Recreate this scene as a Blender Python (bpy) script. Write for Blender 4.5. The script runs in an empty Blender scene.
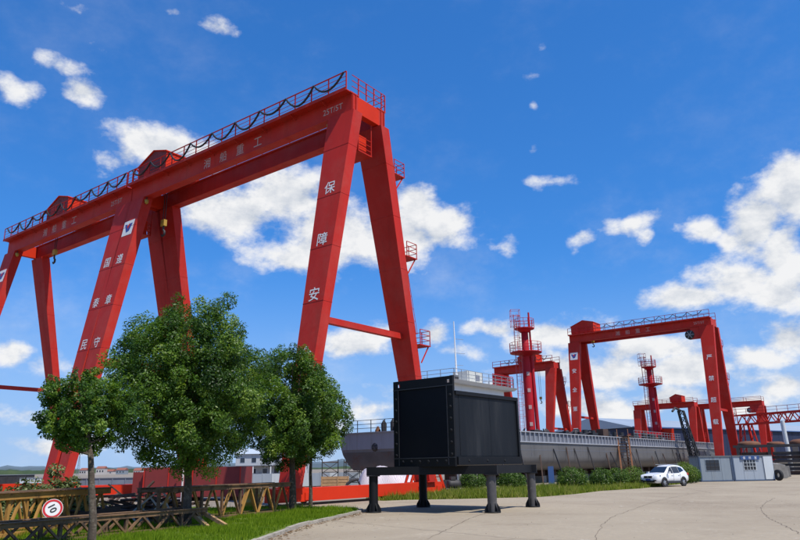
import bpy, math, random
import numpy as np
from mathutils import Matrix, Vector, Euler
random.seed(7)
rng = np.random.default_rng(7)
S = bpy.context.scene
COL = S.collection
R = math.radians

# ------------------------------------------------------------------ camera
cd = bpy.data.cameras.new('camera')
cam = bpy.data.objects.new('camera', cd); COL.objects.link(cam)
cd.sensor_fit = 'HORIZONTAL'; cd.sensor_width = 36.0
cd.lens = 690.0 / 800.0 * 36.0
cd.clip_start = 0.1; cd.clip_end = 12000
cam.location = (0, 0, 2.0)
cam.rotation_euler = (Matrix.Rotation(R(90) + math.atan(197 / 690.0), 3, 'X') @ Matrix.Rotation(R(-0.95), 3, 'Z')).to_euler()
S.camera = cam

# ------------------------------------------------------------------ exposure
S.view_settings.view_transform = 'Standard'
S.view_settings.look = 'None'
S.view_settings.gamma = 1.0
S.view_settings.exposure = 0.0
S.view_settings.use_curve_mapping = False
S.render.engine = 'CYCLES'
S.cycles.max_bounces = 6
S.cycles.transparent_max_bounces = 8
S.cycles.use_denoising = True

# ------------------------------------------------------------------ sun
SUN_AZ = math.atan2(0.73, -0.68)      # clockwise from +Y
SUN_EL = R(60)
sun_dir = Vector((math.sin(SUN_AZ) * math.cos(SUN_EL), math.cos(SUN_AZ) * math.cos(SUN_EL), math.sin(SUN_EL)))
ld = bpy.data.lights.new('sun', 'SUN'); ld.energy = 5.0; ld.angle = R(0.53); ld.color = (1.0, 0.955, 0.88)
sun = bpy.data.objects.new('sun', ld); COL.objects.link(sun)
sun.rotation_euler = (-sun_dir).to_track_quat('-Z', 'Y').to_euler()
sun.location = (60, -40, 90)

# ------------------------------------------------------------------ world: Nishita sky + cumulus
W = bpy.data.worlds.new('World'); S.world = W; W.use_nodes = True
nt = W.node_tree; nt.nodes.clear()
def nd(t, tree=None, **kw):
    n = (tree or nt).nodes.new(t)
    for k, v in kw.items(): setattr(n, k, v)
    return n
lk = nt.links.new
def mth(op, a, b=None, c=None, clamp=False):
    n = nd('ShaderNodeMath', operation=op, use_clamp=clamp)
    for i, v in enumerate((a, b, c)):
        if v is None: continue
        if isinstance(v, (int, float)): n.inputs[i].default_value = v
        else: lk(v, n.inputs[i])
    return n.outputs[0]
sky = nd('ShaderNodeTexSky', sky_type='NISHITA', sun_disc=False)
sky.sun_elevation = SUN_EL; sky.sun_rotation = SUN_AZ
sky.altitude = 0; sky.air_density = 1.0; sky.dust_density = 0.0; sky.ozone_density = 1.6
# colour grade of the whole sky (a phone camera's deep blue, horizon glare rolled off)
g1 = nd('ShaderNodeVectorMath', operation='MULTIPLY'); lk(sky.outputs[0], g1.inputs[0]); g1.inputs[1].default_value = (.42, 1.50, 2.85)
g2 = nd('ShaderNodeVectorMath', operation='MULTIPLY_ADD'); lk(sky.outputs[0], g2.inputs[0]); g2.inputs[1].default_value = (.02, .14, .12); g2.inputs[2].default_value = (1, 1, 1)
hs = nd('ShaderNodeVectorMath', operation='DIVIDE'); lk(g1.outputs[0], hs.inputs[0]); lk(g2.outputs[0], hs.inputs[1])
tc = nd('ShaderNodeTexCoord')
nrm = nd('ShaderNodeVectorMath', operation='NORMALIZE'); lk(tc.outputs['Generated'], nrm.inputs[0])
sep = nd('ShaderNodeSeparateXYZ'); lk(nrm.outputs[0], sep.inputs[0])
az = mth('MULTIPLY', mth('ARCTAN2', sep.outputs[0], sep.outputs[1]), 57.29578)
el = mth('MULTIPLY', mth('ARCSINE', sep.outputs[2]), 57.29578)
cmb = nd('ShaderNodeCombineXYZ'); lk(az, cmb.inputs[0]); lk(el, cmb.inputs[1])
# directions of the cumulus clouds: azimuth, elevation, half sizes in degrees
CL = [(-14.2, 20.1, 4.92, 2.4), (-9.6, 21.6, 3.93, 3.06), (-6.1, 18.8, 5.68, 3.12), (-8.6, 16.9, 4.72, 1.64), (0.1, 19.1, 5.42, 2.48), (4.0, 19.3, 2.61, 1.65), (1.0, 21.1, 2.21, 1.64), (-20.0, 25.3, 3.97, 1.36), (-17.5, 25.0, 2.95, 1.39), (-24.7, 23.3, 1.29, 0.74), (-23.2, 24.3, 1.09, 0.6), (31.3, 19.1, 2.64, 2.67), (28.6, 17.0, 2.5, 2.9), (30.6, 14.8, 1.89, 2.85), (26.6, 13.3, 3.83, 1.78), (23.3, 12.4, 3.83, 1.06), (29.6, 12.4, 2.52, 1.8), (24.7, 17.0, 1.99, 0.98), (26.7, 16.2, 1.37, 1.18), (19.7, 18.5, 2.0, 0.62), (20.2, 17.5, 0.61, 0.93), (15.4, 17.6, 1.05, 0.64), (15.1, 16.6, 0.64, 0.4), (9.8, 17.8, 1.18, 0.9), (12.9, 22.6, 1.44, 0.48), (12.5, 22.1, 0.51, 0.24), (-29.7, 8.7, 1.55, 1.21), (-28.5, 8.5, 0.65, 0.72), (-26.4, 7.9, 1.77, 0.88), (-28.3, 4.2, 2.47, 0.56), (-25.2, 2.3, 3.41, 0.71), (-33.3, 11.8, 1.83, 1.39), (-3.6, 10.0, 3.01, 1.4), (-0.5, 10.6, 2.19, 0.82), (3.3, 10.5, 1.67, 1.15), (-3.0, 4.5, 2.12, 0.96), (-5.9, 3.7, 1.61, 0.63), (-1.4, 5.7, 1.64, 0.64), (8.3, 11.1, 2.46, 0.9), (11.9, 10.1, 3.56, 1.13), (15.6, 11.0, 1.94, 0.79), (5.7, 9.2, 1.81, 0.65), (12.5, 7.7, 3.5, 1.11), (17.1, 6.9, 4.41, 1.24), (19.9, 8.5, 3.24, 1.0), (22.6, 6.6, 3.09, 1.2), (15.7, 4.4, 4.42, 1.08), (20.2, 4.6, 3.51, 0.9), (29.3, 8.8, 2.12, 1.43), (27.5, 7.5, 2.55, 1.01), (28.8, 5.2, 1.85, 1.13), (26.6, 6.1, 1.94, 0.72), (25.7, 4.3, 2.59, 0.72), (28.9, 3.8, 1.84, 0.7), (17.0, 2.3, 4.31, 0.6), (5.5, 4.4, 2.41, 0.95), (8.0, 6.7, 1.61, 0.96), (-16.4, 34.4, 1.16, 0.57), (-15.0, 34.1, 0.9, 0.36), (-21.2, 34.8, 1.1, 0.35), (-30.0, 29.5, 1.59, 0.75), (-28.4, 29.1, 1.33, 0.69), (-27.0, 27.4, 1.65, 1.07), (-27.9, 27.8, 0.88, 0.7), (-32.0, 26.7, 1.65, 0.61), (-30.5, 26.7, 0.98, 0.35), (-25.3, 31.4, 1.02, 0.35), (-26.0, 31.8, 0.47, 0.28), (12.7, 30.9, 0.98, 0.38), (13.1, 28.4, 0.44, 0.31), (12.1, 25.4, 0.52, 0.39), (13.4, 33.4, 0.54, 0.29), (-28.6, 34.0, 1.53, 0.26), (12.4, 21.9, 0.42, 0.24)]
rc = random.Random(3)
for k in range(26):                      # the same kind of cumulus all round the horizon
    a = rc.uniform(42, 318); a = a if a <= 180 else a - 360
    e = rc.choice((4, 6, 9, 12, 16, 20, 26, 32, 40)) + rc.uniform(-1, 1)
    w = rc.uniform(4, 10); h = w * rc.uniform(.3, .5)
    CL.append((a, e, w, h))
# domain warp
wn = nd('ShaderNodeTexNoise', noise_dimensions='3D'); wn.inputs['Scale'].default_value = 9.0; wn.inputs['Detail'].default_value = 3
lk(nrm.outputs[0], wn.inputs['Vector'])
ws = nd('ShaderNodeVectorMath', operation='SUBTRACT'); lk(wn.outputs['Color'], ws.inputs[0]); ws.inputs[1].default_value = (.5, .5, .5)
wm = nd('ShaderNodeVectorMath', operation='MULTIPLY'); lk(ws.outputs[0], wm.inputs[0]); wm.inputs[1].default_value = (4.6, 3.0, 0)
ad = nd('ShaderNodeVectorMath', operation='ADD'); lk(cmb.outputs[0], ad.inputs[0]); lk(wm.outputs[0], ad.inputs[1])
cur = None
for (a, e, ra, rb) in CL:
    big = ra * rb > 3.0
    c = .0 if big else (.22 if ra * rb > 1.6 else (.64 if ra * rb > .5 else .92))          # small puffs stay thin and ragged
    ra = max(ra, .5) * (1.18 if c < .25 else 1.55); rb = max(rb, .35) * (1.2 if c < .25 else 1.6)
    m_ = nd('ShaderNodeVectorMath', operation='MULTIPLY_ADD'); lk(ad.outputs[0], m_.inputs[0])
    m_.inputs[1].default_value = (1 / ra, 1 / rb, 0); m_.inputs[2].default_value = (-a / ra, -e / rb, c)
    l_ = nd('ShaderNodeVectorMath', operation='LENGTH'); lk(m_.outputs[0], l_.inputs[0])
    if cur is None: cur = l_.outputs['Value']
    else:
        mn = nd('ShaderNodeMath', operation='SMOOTH_MIN'); lk(cur, mn.inputs[0]); lk(l_.outputs['Value'], mn.inputs[1]); mn.inputs[2].default_value = .18
        cur = mn.outputs[0]
def fbm(offset, scale, detail, rough=.58):
    v = nd('ShaderNodeVectorMath', operation='ADD'); lk(nrm.outputs[0], v.inputs[0]); v.inputs[1].default_value = offset
    v2 = nd('ShaderNodeVectorMath', operation='MULTIPLY'); lk(v.outputs[0], v2.inputs[0]); v2.inputs[1].default_value = (1, 1, 1.5)
    n = nd('ShaderNodeTexNoise', noise_dimensions='3D'); lk(v2.outputs[0], n.inputs['Vector'])
    n.inputs['Scale'].default_value = scale; n.inputs['Detail'].default_value = detail; n.inputs['Roughness'].default_value = rough
    return n.outputs['Fac']
n1 = fbm((0, 0, 0), 15, 10, .61)
n2 = fbm((0.012, -.006, .022), 15, 7, .61)
base = mth('SUBTRACT', 1.0, cur)                        # >0 inside a cloud
dens = mth('ADD', base, mth('MULTIPLY', mth('SUBTRACT', n1, .5), 2.3))
alpha = nd('ShaderNodeMapRange', interpolation_type='SMOOTHSTEP'); lk(dens, alpha.inputs['Value'])
alpha.inputs['From Min'].default_value = -.08; alpha.inputs['From Max'].default_value = .66
# thin high veil
nv = fbm((.3, .1, 0), 5.0, 6, .65)
veil = nd('ShaderNodeMapRange', interpolation_type='SMOOTHSTEP'); lk(nv, veil.inputs['Value'])
veil.inputs['From Min'].default_value = .44; veil.inputs['From Max'].default_value = .85; veil.inputs['To Max'].default_value = .42
lowv = nd('ShaderNodeMapRange'); lk(el, lowv.inputs['Value']); lowv.inputs['From Min'].default_value = 24; lowv.inputs['From Max'].default_value = 6
lowv.inputs['To Min'].default_value = .25; lowv.inputs['To Max'].default_value = 1.0
a_all = mth('MAXIMUM', alpha.outputs[0], mth('MULTIPLY', veil.outputs[0], lowv.outputs[0]))
a_all = mth('MULTIPLY', a_all, .97)
# the sunward flank of each billow is whiter, the thick undersides greyer
lit = mth('ADD', .80, mth('MULTIPLY', mth('SUBTRACT', n1, n2), 2.6))
lit = mth('SUBTRACT', lit, mth('MULTIPLY', mth('MAXIMUM', mth('SUBTRACT', dens, .8), 0.0), .30), clamp=True)
cm = nd('ShaderNodeMix', data_type='RGBA'); lk(lit, cm.inputs['Factor'])
CLOUD = 10.0
cm.inputs['A'].default_value = (.50 * CLOUD, .57 * CLOUD, .68 * CLOUD, 1)
cm.inputs['B'].default_value = (1.0 * CLOUD, 1.0 * CLOUD, 1.0 * CLOUD, 1)
mx = nd('ShaderNodeMix', data_type='RGBA'); lk(a_all, mx.inputs['Factor'])
# moist air: the blue pales evenly towards the horizon all round
hz = nd('ShaderNodeMapRange', interpolation_type='SMOOTHERSTEP'); lk(el, hz.inputs['Value'])
hz.inputs['From Min'].default_value = 19; hz.inputs['From Max'].default_value = -3; hz.inputs['To Max'].default_value = .72
hm = nd('ShaderNodeMix', data_type='RGBA'); lk(hz.outputs[0], hm.inputs['Factor']); lk(hs.outputs[0], hm.inputs['A']); hm.inputs['B'].default_value = (4.6, 6.4, 9.0, 1)
lk(hm.outputs['Result'], mx.inputs['A']); lk(cm.outputs['Result'], mx.inputs['B'])
bg = nd('ShaderNodeBackground'); bg.inputs['Strength'].default_value = 0.092
lk(mx.outputs['Result'], bg.inputs['Color'])
wo = nd('ShaderNodeOutputWorld'); lk(bg.outputs[0], wo.inputs['Surface'])
W.cycles.sampling_method = 'MANUAL'; W.cycles.sample_map_resolution = 512

# ================================================================== helpers
class MB:
    """collects simple solids; build() links them as ONE mesh object"""
    def __init__(s): s.v = []; s.f = []; s.sm = []
    def add(s, vs, fs, smooth=False):
        b = len(s.v); s.v += [tuple(p) for p in vs]; s.f += [tuple(i + b for i in f) for f in fs]; s.sm += [smooth] * len(fs); return s
    def hexa(s, p): return s.add(p, [(0, 3, 2, 1), (4, 5, 6, 7), (0, 1, 5, 4), (1, 2, 6, 5), (2, 3, 7, 6), (3, 0, 4, 7)])
    def box(s, x0, x1, y0, y1, z0, z1):
        return s.hexa([(x0, y0, z0), (x1, y0, z0), (x1, y1, z0), (x0, y1, z0), (x0, y0, z1), (x1, y0, z1), (x1, y1, z1), (x0, y1, z1)])
    def beam(s, p, q, w, h=None, up=(0, 0, 1)):
        h = h or w; p = Vector(p); q = Vector(q); d = (q - p).normalized(); u = Vector(up)
        if abs(d.dot(u)) > .99: u = Vector((0, 1, 0))
        r = d.cross(u).normalized(); u = r.cross(d).normalized(); r = r * (w / 2); u = u * (h / 2)
        return s.hexa([p - r - u, p + r - u, p + r + u, p - r + u, q - r - u, q + r - u, q + r + u, q - r + u])
    def tube(s, p, q, r0, r1=None, n=8, caps=True):
        r1 = r0 if r1 is None else r1; p = Vector(p); q = Vector(q); d = (q - p).normalized()
        a = d.orthogonal().normalized(); b = d.cross(a)
        vs = [p + (a * math.cos(2 * math.pi * i / n) + b * math.sin(2 * math.pi * i / n)) * r0 for i in range(n)]
        vs += [q + (a * math.cos(2 * math.pi * i / n) + b * math.sin(2 * math.pi * i / n)) * r1 for i in range(n)]
        s.add(vs, [(i, (i + 1) % n, n + (i + 1) % n, n + i) for i in range(n)], True)
        if caps: s.add(vs, [tuple(range(n))[::-1], tuple(range(n, 2 * n))])
        return s
    def path(s, pts, r, n=6):
        pts = [Vector(p) for p in pts]; rs = r if isinstance(r, (list, tuple)) else [r] * len(pts); vs = []
        a = None
        for i, p in enumerate(pts):
            d = (pts[min(i + 1, len(pts) - 1)] - pts[max(i - 1, 0)]).normalized()
            a = d.orthogonal().normalized() if a is None else (a - d * a.dot(d)).normalized()
            b = d.cross(a)
            vs += [p + (a * math.cos(2 * math.pi * k / n) + b * math.sin(2 * math.pi * k / n)) * rs[i] for k in range(n)]
        fs = [(i * n + k, i * n + (k + 1) % n, (i + 1) * n + (k + 1) % n, (i + 1) * n + k) for i in range(len(pts) - 1) for k in range(n)]
        s.add(vs, fs, True); s.add(vs[:n], [tuple(range(n))[::-1]]); s.add(vs[-n:], [tuple(range(n))]); return s
    def prism(s, poly, y0, y1, ax='y'):
        """poly of (a, b) extruded along an axis: y -> (a, y, b); x -> (x, a, b); z -> (a, b, z)"""
        n = len(poly); g = {'y': lambda a, b, t: (a, t, b), 'x': lambda a, b, t: (t, a, b), 'z': lambda a, b, t: (a, b, t)}[ax]
        vs = [g(a, b, y0) for a, b in poly] + [g(a, b, y1) for a, b in poly]
        return s.add(vs, [tuple(range(n)), tuple(range(n, 2 * n))[::-1]] + [(i, n + i, n + (i + 1) % n, (i + 1) % n) for i in range(n)])
    def lathe(s, prof, c=(0, 0, 0), n=16, ax='z', caps=True):
        vs = []
        if not caps: prof = list(prof) + [prof[0]]
        for r, h in prof:
            for k in range(n):
                a = 2 * math.pi * k / n; x, y = r * math.cos(a), r * math.sin(a)
                v = (x, y, h) if ax == 'z' else ((x, h, y) if ax == 'y' else (h, x, y))
                vs.append((c[0] + v[0], c[1] + v[1], c[2] + v[2]))
        m = len(prof)
        s.add(vs, [(i * n + k, i * n + (k + 1) % n, (i + 1) * n + (k + 1) % n, (i + 1) * n + k) for i in range(m - 1) for k in range(n)], True)
        if caps: s.add(vs[:n], [tuple(range(n))[::-1]]); s.add(vs[-n:], [tuple(range(n))])
        return s
    def quad(s, a, b, c, d): return s.add([a, b, c, d], [(0, 1, 2, 3)])
    def mesh(s, name):
        m = bpy.data.meshes.new(name); m.from_pydata(s.v, [], s.f)
        m.polygons.foreach_set('use_smooth', s.sm)
        import bmesh
        bm = bmesh.new(); bm.from_mesh(m); bmesh.ops.recalc_face_normals(bm, faces=bm.faces); bm.to_mesh(m); bm.free(); m.update(); return m
    def build(s, name, mat, parent=None, loc=None, rz=None):
        return link(name, s.mesh(name), mat, parent, loc, rz)
def link(name, me, mat, parent=None, loc=None, rz=None):
    o = bpy.data.objects.new(name, me); COL.objects.link(o)
    if mat is not None and not me.materials: me.materials.append(mat)
    if parent is not None: o.parent = parent
    if loc is not None: o.location = loc
    if rz is not None: o.rotation_euler = (0, 0, rz)
    return o
def mesh_np(name, v, f, mat, smooth=False):
    m = bpy.data.meshes.new(name); v = np.asarray(v, np.float32); f = np.asarray(f, np.int32); k = f.shape[1]
    m.vertices.add(len(v)); m.vertices.foreach_set('co', v.ravel())
    m.loops.add(f.size); m.loops.foreach_set('vertex_index', f.ravel())
    m.polygons.add(len(f)); m.polygons.foreach_set('loop_start', np.arange(0, f.size, k, dtype=np.int32))
    m.update(calc_edges=True)
    if smooth: m.polygons.foreach_set('use_smooth', np.ones(len(f), bool))
    m.materials.append(mat); return m
def empty(name, loc=(0, 0, 0), rz=0.0):
    o = bpy.data.objects.new(name, None); COL.objects.link(o); o.location = loc; o.rotation_euler = (0, 0, rz); o.empty_display_size = .3; return o
def tag(o, label=None, cat=None, group=None, kind=None):
    if label: o['label'] = label
    if cat: o['category'] = cat
    if group: o['group'] = group
    if kind: o['kind'] = kind
    return o
def copy_tree(o, parent=None):
    c = o.copy(); COL.objects.link(c); c.parent = parent
    for ch in list(o.children): copy_tree(ch, c)
    return c

# ------------------------------------------------------------------ materials
MATS = {}
def mat(name, col, rough=.6, metal=0., var=.12, scale=3., dirt=None, dscale=1.2, dlo=.5, dhi=.75, bump=0., bscale=30., streak=False, spec=.5, coat=0., damt=1., fade=None):
    """principled with procedural tone variation, optional dirt / rust patches and fine relief"""
    m = bpy.data.materials.new(name); m.use_nodes = True; t = m.node_tree; L = t.links.new
    b = t.nodes['Principled BSDF']; b.inputs['Roughness'].default_value = rough; b.inputs['Metallic'].default_value = metal
    b.inputs['Specular IOR Level'].default_value = spec; b.inputs['Coat Weight'].default_value = coat
    tcn = t.nodes.new('ShaderNodeTexCoord'); src = tcn.outputs['Object']
    if streak:
        mp = t.nodes.new('ShaderNodeMapping'); mp.inputs['Scale'].default_value = (1, 1, .12); L(src, mp.inputs[0]); ssrc = mp.outputs[0]
    else: ssrc = src
    n = t.nodes.new('ShaderNodeTexNoise'); n.inputs['Scale'].default_value = scale; n.inputs['Detail'].default_value = 6; n.inputs['Roughness'].default_value = .62; L(ssrc, n.inputs['Vector'])
    mr = t.nodes.new('ShaderNodeMapRange'); L(n.outputs['Fac'], mr.inputs[0]); mr.inputs[1].default_value = .25; mr.inputs[2].default_value = .75
    mr.inputs[3].default_value = 1 - var; mr.inputs[4].default_value = 1 + var
    vm = t.nodes.new('ShaderNodeVectorMath'); vm.operation = 'SCALE'; vm.inputs[0].default_value = col[:3]; L(mr.outputs[0], vm.inputs['Scale'])
    out = vm.outputs[0]
    if dirt:
        n2 = t.nodes.new('ShaderNodeTexNoise'); n2.inputs['Scale'].default_value = dscale; n2.inputs['Detail'].default_value = 8; n2.inputs['Roughness'].default_value = .7; L(ssrc, n2.inputs['Vector'])
        m2 = t.nodes.new('ShaderNodeMapRange'); m2.interpolation_type = 'SMOOTHSTEP'; L(n2.outputs['Fac'], m2.inputs[0]); m2.inputs[1].default_value = dlo; m2.inputs[2].default_value = dhi; m2.inputs[4].default_value = damt
        mx_ = t.nodes.new('ShaderNodeMix'); mx_.data_type = 'RGBA'; L(m2.outputs[0], mx_.inputs['Factor']); L(out, mx_.inputs['A']); mx_.inputs['B'].default_value = (*dirt, 1); out = mx_.outputs['Result']
        rr = t.nodes.new('ShaderNodeMapRange'); L(m2.outputs[0], rr.inputs[0]); rr.inputs[3].default_value = rough; rr.inputs[4].default_value = min(1, rough + .3); L(rr.outputs[0], b.inputs['Roughness'])
    if fade:      # chalky sun-bleached patches
        n4 = t.nodes.new('ShaderNodeTexNoise'); n4.inputs['Scale'].default_value = .33; n4.inputs['Detail'].default_value = 9; n4.inputs['Roughness'].default_value = .72; L(src, n4.inputs['Vector'])
        m4 = t.nodes.new('ShaderNodeMapRange'); L(n4.outputs['Fac'], m4.inputs[0]); m4.inputs[1].default_value = .46; m4.inputs[2].default_value = .74; m4.inputs[4].default_value = .75
        x4 = t.nodes.new('ShaderNodeMix'); x4.data_type = 'RGBA'; L(m4.outputs[0], x4.inputs['Factor']); L(out, x4.inputs['A']); x4.inputs['B'].default_value = (*fade, 1); out = x4.outputs['Result']
    L(out, b.inputs['Base Color'])
    if bump:
        n3 = t.nodes.new('ShaderNodeTexNoise'); n3.inputs['Scale'].default_value = bscale; n3.inputs['Detail'].default_value = 5; L(src, n3.inputs['Vector'])
        bp = t.nodes.new('ShaderNodeBump'); bp.inputs['Strength'].default_value = bump; bp.inputs['Distance'].default_value = .02; L(n3.outputs['Fac'], bp.inputs['Height']); L(bp.outputs[0], b.inputs['Normal'])
    MATS[name] = m; return m
def foliage(name, cols, trans=.35, rough=.45, spec=.5):
    m = bpy.data.materials.new(name); m.use_nodes = True; t = m.node_tree; L = t.links.new; t.nodes.clear()
    at = t.nodes.new('ShaderNodeAttribute'); at.attribute_name = 'tone'
    rp = t.nodes.new('ShaderNodeValToRGB'); rp.color_ramp.elements[0].color = (*cols[0], 1); rp.color_ramp.elements[1].color = (*cols[-1], 1)
    for i, c in enumerate(cols[1:-1]):
        e = rp.color_ramp.elements.new((i + 1) / (len(cols) - 1)); e.color = (*c, 1)
    L(at.outputs['Fac'], rp.inputs[0])
    b = t.nodes.new('ShaderNodeBsdfPrincipled'); b.inputs['Roughness'].default_value = rough; b.inputs['Specular IOR Level'].default_value = spec; L(rp.outputs[0], b.inputs['Base Color'])
    tr = t.nodes.new('ShaderNodeBsdfTranslucent'); hv = t.nodes.new('ShaderNodeVectorMath'); hv.operation = 'MULTIPLY'; L(rp.outputs[0], hv.inputs[0]); hv.inputs[1].default_value = (1.5, 1.6, .7); L(hv.outputs[0], tr.inputs[0])
    ms = t.nodes.new('ShaderNodeMixShader'); ms.inputs[0].default_value = trans; L(b.outputs[0], ms.inputs[1]); L(tr.outputs[0], ms.inputs[2])
    o = t.nodes.new('ShaderNodeOutputMaterial'); L(ms.outputs[0], o.inputs[0]); return m
def tone(me, vals, per):
    a = me.attributes.new('tone', 'FLOAT', 'POINT'); a.data.foreach_set('value', np.repeat(np.asarray(vals, np.float32), per))

RED = mat('red_paint', (.48, .021, .012), .6, spec=.22, var=.16, scale=.5, dirt=(.25, .03, .022), dscale=.8, dlo=.48, dhi=.85, streak=True, damt=.85, fade=(.46, .062, .046))
RED2 = mat('bright_red_paint', (.60, .034, .010), .55, spec=.12, var=.08, scale=.6, dirt=(.30, .05, .03), dscale=.9, dlo=.6, dhi=.95, damt=.5)
CRIM = mat('crimson_paint', (.42, .014, .022), .55, spec=.2, var=.10, scale=.8)
DRED = mat('dull_red_paint', (.20, .02, .018), .7, var=.2, scale=.5, dirt=(.1, .03, .025), dscale=.8, dlo=.5, dhi=.7)
WHT = mat('white_lettering', (.74, .72, .70), .7, var=.06)
PALE = mat('faded_lettering', (.46, .30, .28), .8, var=.15)
BLUEM = mat('emblem_blue', (.03, .06, .28), .5)
BLK = mat('black_rubber', (.018, .018, .02), .6)
YEL = mat('yellow_paint', (.42, .25, .03), .5, var=.15, dirt=(.2, .1, .03), dscale=2.)
STEEL = mat('galvanised_steel', (.35, .36, .37), .5, .6, var=.12)
DSTEEL = mat('dark_steel', (.045, .04, .04), .65, .2, var=.3, scale=2.)
RUST = mat('rusty_steel', (.19, .075, .03), .85, var=.3, scale=2., dirt=(.07, .035, .02), dscale=3., bump=.3)
DRUST = mat('dark_rust', (.07, .04, .028), .85, var=.3, scale=2.)

# ================================================================== ground, road, lawn
def inpoly(P, poly):
    x, y = P[:, 0], P[:, 1]; c = np.zeros(len(P), bool); n = len(poly)
    for i in range(n):
        x1, y1 = poly[i]; x2, y2 = poly[(i + 1) % n]
        k = ((y1 > y) != (y2 > y)) & (x < (x2 - x1) * (y - y1) / (y2 - y1 + 1e-12) + x1); c ^= k
    return c
def surf(name, cols, scales, bump=.3, bscale=25., crack=None, rough=.9):
    """ground material: several noise layers blended between the given colours"""
    m = bpy.data.materials.new(name); m.use_nodes = True; t = m.node_tree; L = t.links.new
    b = t.nodes['Principled BSDF']; b.inputs['Roughness'].default_value = rough; b.inputs['Specular IOR Level'].default_value = .25
    tcn = t.nodes.new('ShaderNodeTexCoord'); out = None
    for i, (c, sc) in enumerate(zip(cols[1:], scales)):
        n = t.nodes.new('ShaderNodeTexNoise'); n.inputs['Scale'].default_value = sc; n.inputs['Detail'].default_value = 9; n.inputs['Roughness'].default_value = .68; n.inputs['Distortion'].default_value = .4
        L(tcn.outputs['Object'], n.inputs['Vector'])
        r = t.nodes.new('ShaderNodeMapRange'); r.interpolation_type = 'SMOOTHSTEP'; L(n.outputs['Fac'], r.inputs[0]); r.inputs[1].default_value = c[3]; r.inputs[2].default_value = c[4]
        x = t.nodes.new('ShaderNodeMix'); x.data_type = 'RGBA'; L(r.outputs[0], x.inputs['Factor']); x.inputs['B'].default_value = (*c[:3], 1)
        if out is None: x.inputs['A'].default_value = (*cols[0], 1)
        else: L(out, x.inputs['A'])
        out = x.outputs['Result']
    if crack:
        v = t.nodes.new('ShaderNodeTexVoronoi'); v.feature = 'DISTANCE_TO_EDGE'; v.inputs['Scale'].default_value = crack
        nn = t.nodes.new('ShaderNodeTexNoise'); nn.inputs['Scale'].default_value = 1.3; nn.inputs['Detail'].default_value = 6; L(tcn.outputs['Object'], nn.inputs['Vector'])
        va = t.nodes.new('ShaderNodeMix'); va.data_type = 'VECTOR'; va.inputs['Factor'].default_value = .35; L(tcn.outputs['Object'], va.inputs['A']); L(nn.outputs['Color'], va.inputs['B']); L(va.outputs['Result'], v.inputs['Vector'])
        r = t.nodes.new('ShaderNodeMapRange'); L(v.outputs['Distance'], r.inputs[0]); r.inputs[1].default_value = .0; r.inputs[2].default_value = .0035; r.inputs[3].default_value = .45; r.inputs[4].default_value = 0
        x = t.nodes.new('ShaderNodeMix'); x.data_type = 'RGBA'; L(r.outputs[0], x.inputs['Factor']); L(out, x.inputs['A']); x.inputs['B'].default_value = (.10, .08, .06, 1); out = x.outputs['Result']
    L(out, b.inputs['Base Color'])
    n3 = t.nodes.new('ShaderNodeTexNoise'); n3.inputs['Scale'].default_value = bscale; n3.inputs['Detail'].default_value = 8; L(tcn.outputs['Object'], n3.inputs['Vector'])
    bp = t.nodes.new('ShaderNodeBump'); bp.inputs['Strength'].default_value = bump; bp.inputs['Distance'].default_value = .03; L(n3.outputs['Fac'], bp.inputs['Height']); L(bp.outputs[0], b.inputs['Normal'])
    return m
YARD = surf('yard_soil', [(.25, .21, .165), (.16, .13, .10, .45, .7), (.31, .27, .21, .5, .75)], [.12, .9])
CONC = surf('road_concrete', [(.37, .305, .215), (.26, .205, .14, .40, .70), (.43, .36, .26, .5, .78), (.22, .17, .115, .50, .74), (.33, .275, .2, .45, .6), (.14, .105, .075, .61, .78), (.47, .42, .34, .60, .72)], [.09, .35, .22, 6., 1.1, 2.6], crack=.055)
LAWN = surf('lawn_soil', [(.10, .15, .018), (.16, .18, .03, .45, .7), (.13, .10, .05, .6, .8)], [.5, 1.7], .6, 40)
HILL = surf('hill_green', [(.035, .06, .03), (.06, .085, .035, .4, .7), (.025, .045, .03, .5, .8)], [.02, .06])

def flat(name, poly, z, m):
    me = bpy.data.meshes.new(name); me.from_pydata([(x, y, z) for x, y in poly], [], [tuple(range(len(poly)))])
    o = link(name, me, m); o['kind'] = 'structure'; return o
flat('ground', [(-9000, -3000), (9000, -3000), (9000, 9000), (-9000, 9000)], 0, YARD)
KERB = [(-5.6, -6), (-5.0, 6), (-4.5, 14), (-4.1, 21.7), (-3.72, 26.2), (-2.98, 29.5), (-2.2, 33), (-2.0, 34.3), (-2.15, 35.4), (-2.9, 36.3), (-4.2, 36.9), (-7, 37.6), (-12, 38.2)]
STRIPF = [(-1.2, 45.0), (0, 45.8), (3.5, 45.9), (8.8, 46.8), (12, 50.5), (15, 55.3), (19.3, 59.2), (24, 66), (28, 71.5), (30.2, 75.5)]
STRIPB = [(28, 79), (20, 71), (14, 65), (8, 59), (3, 54), (-2.5, 47.5)]
road_poly = [(-5.3, -40), (-5.3, 6), (-4.8, 14), (-4.3, 21.7), (-3.9, 26.2), (-3.2, 29.6), (-2.3, 33.2), (-2.6, 35.4), (-6, 36.9), (-7, 39.5), (-1.6, 44.8)] + STRIPF + [(32, 78), (40, 79.5), (48, 92), (75, 138), (200, 330), (330, 300), (330, -40)]
road = flat('road', road_poly, .004, CONC)
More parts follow.
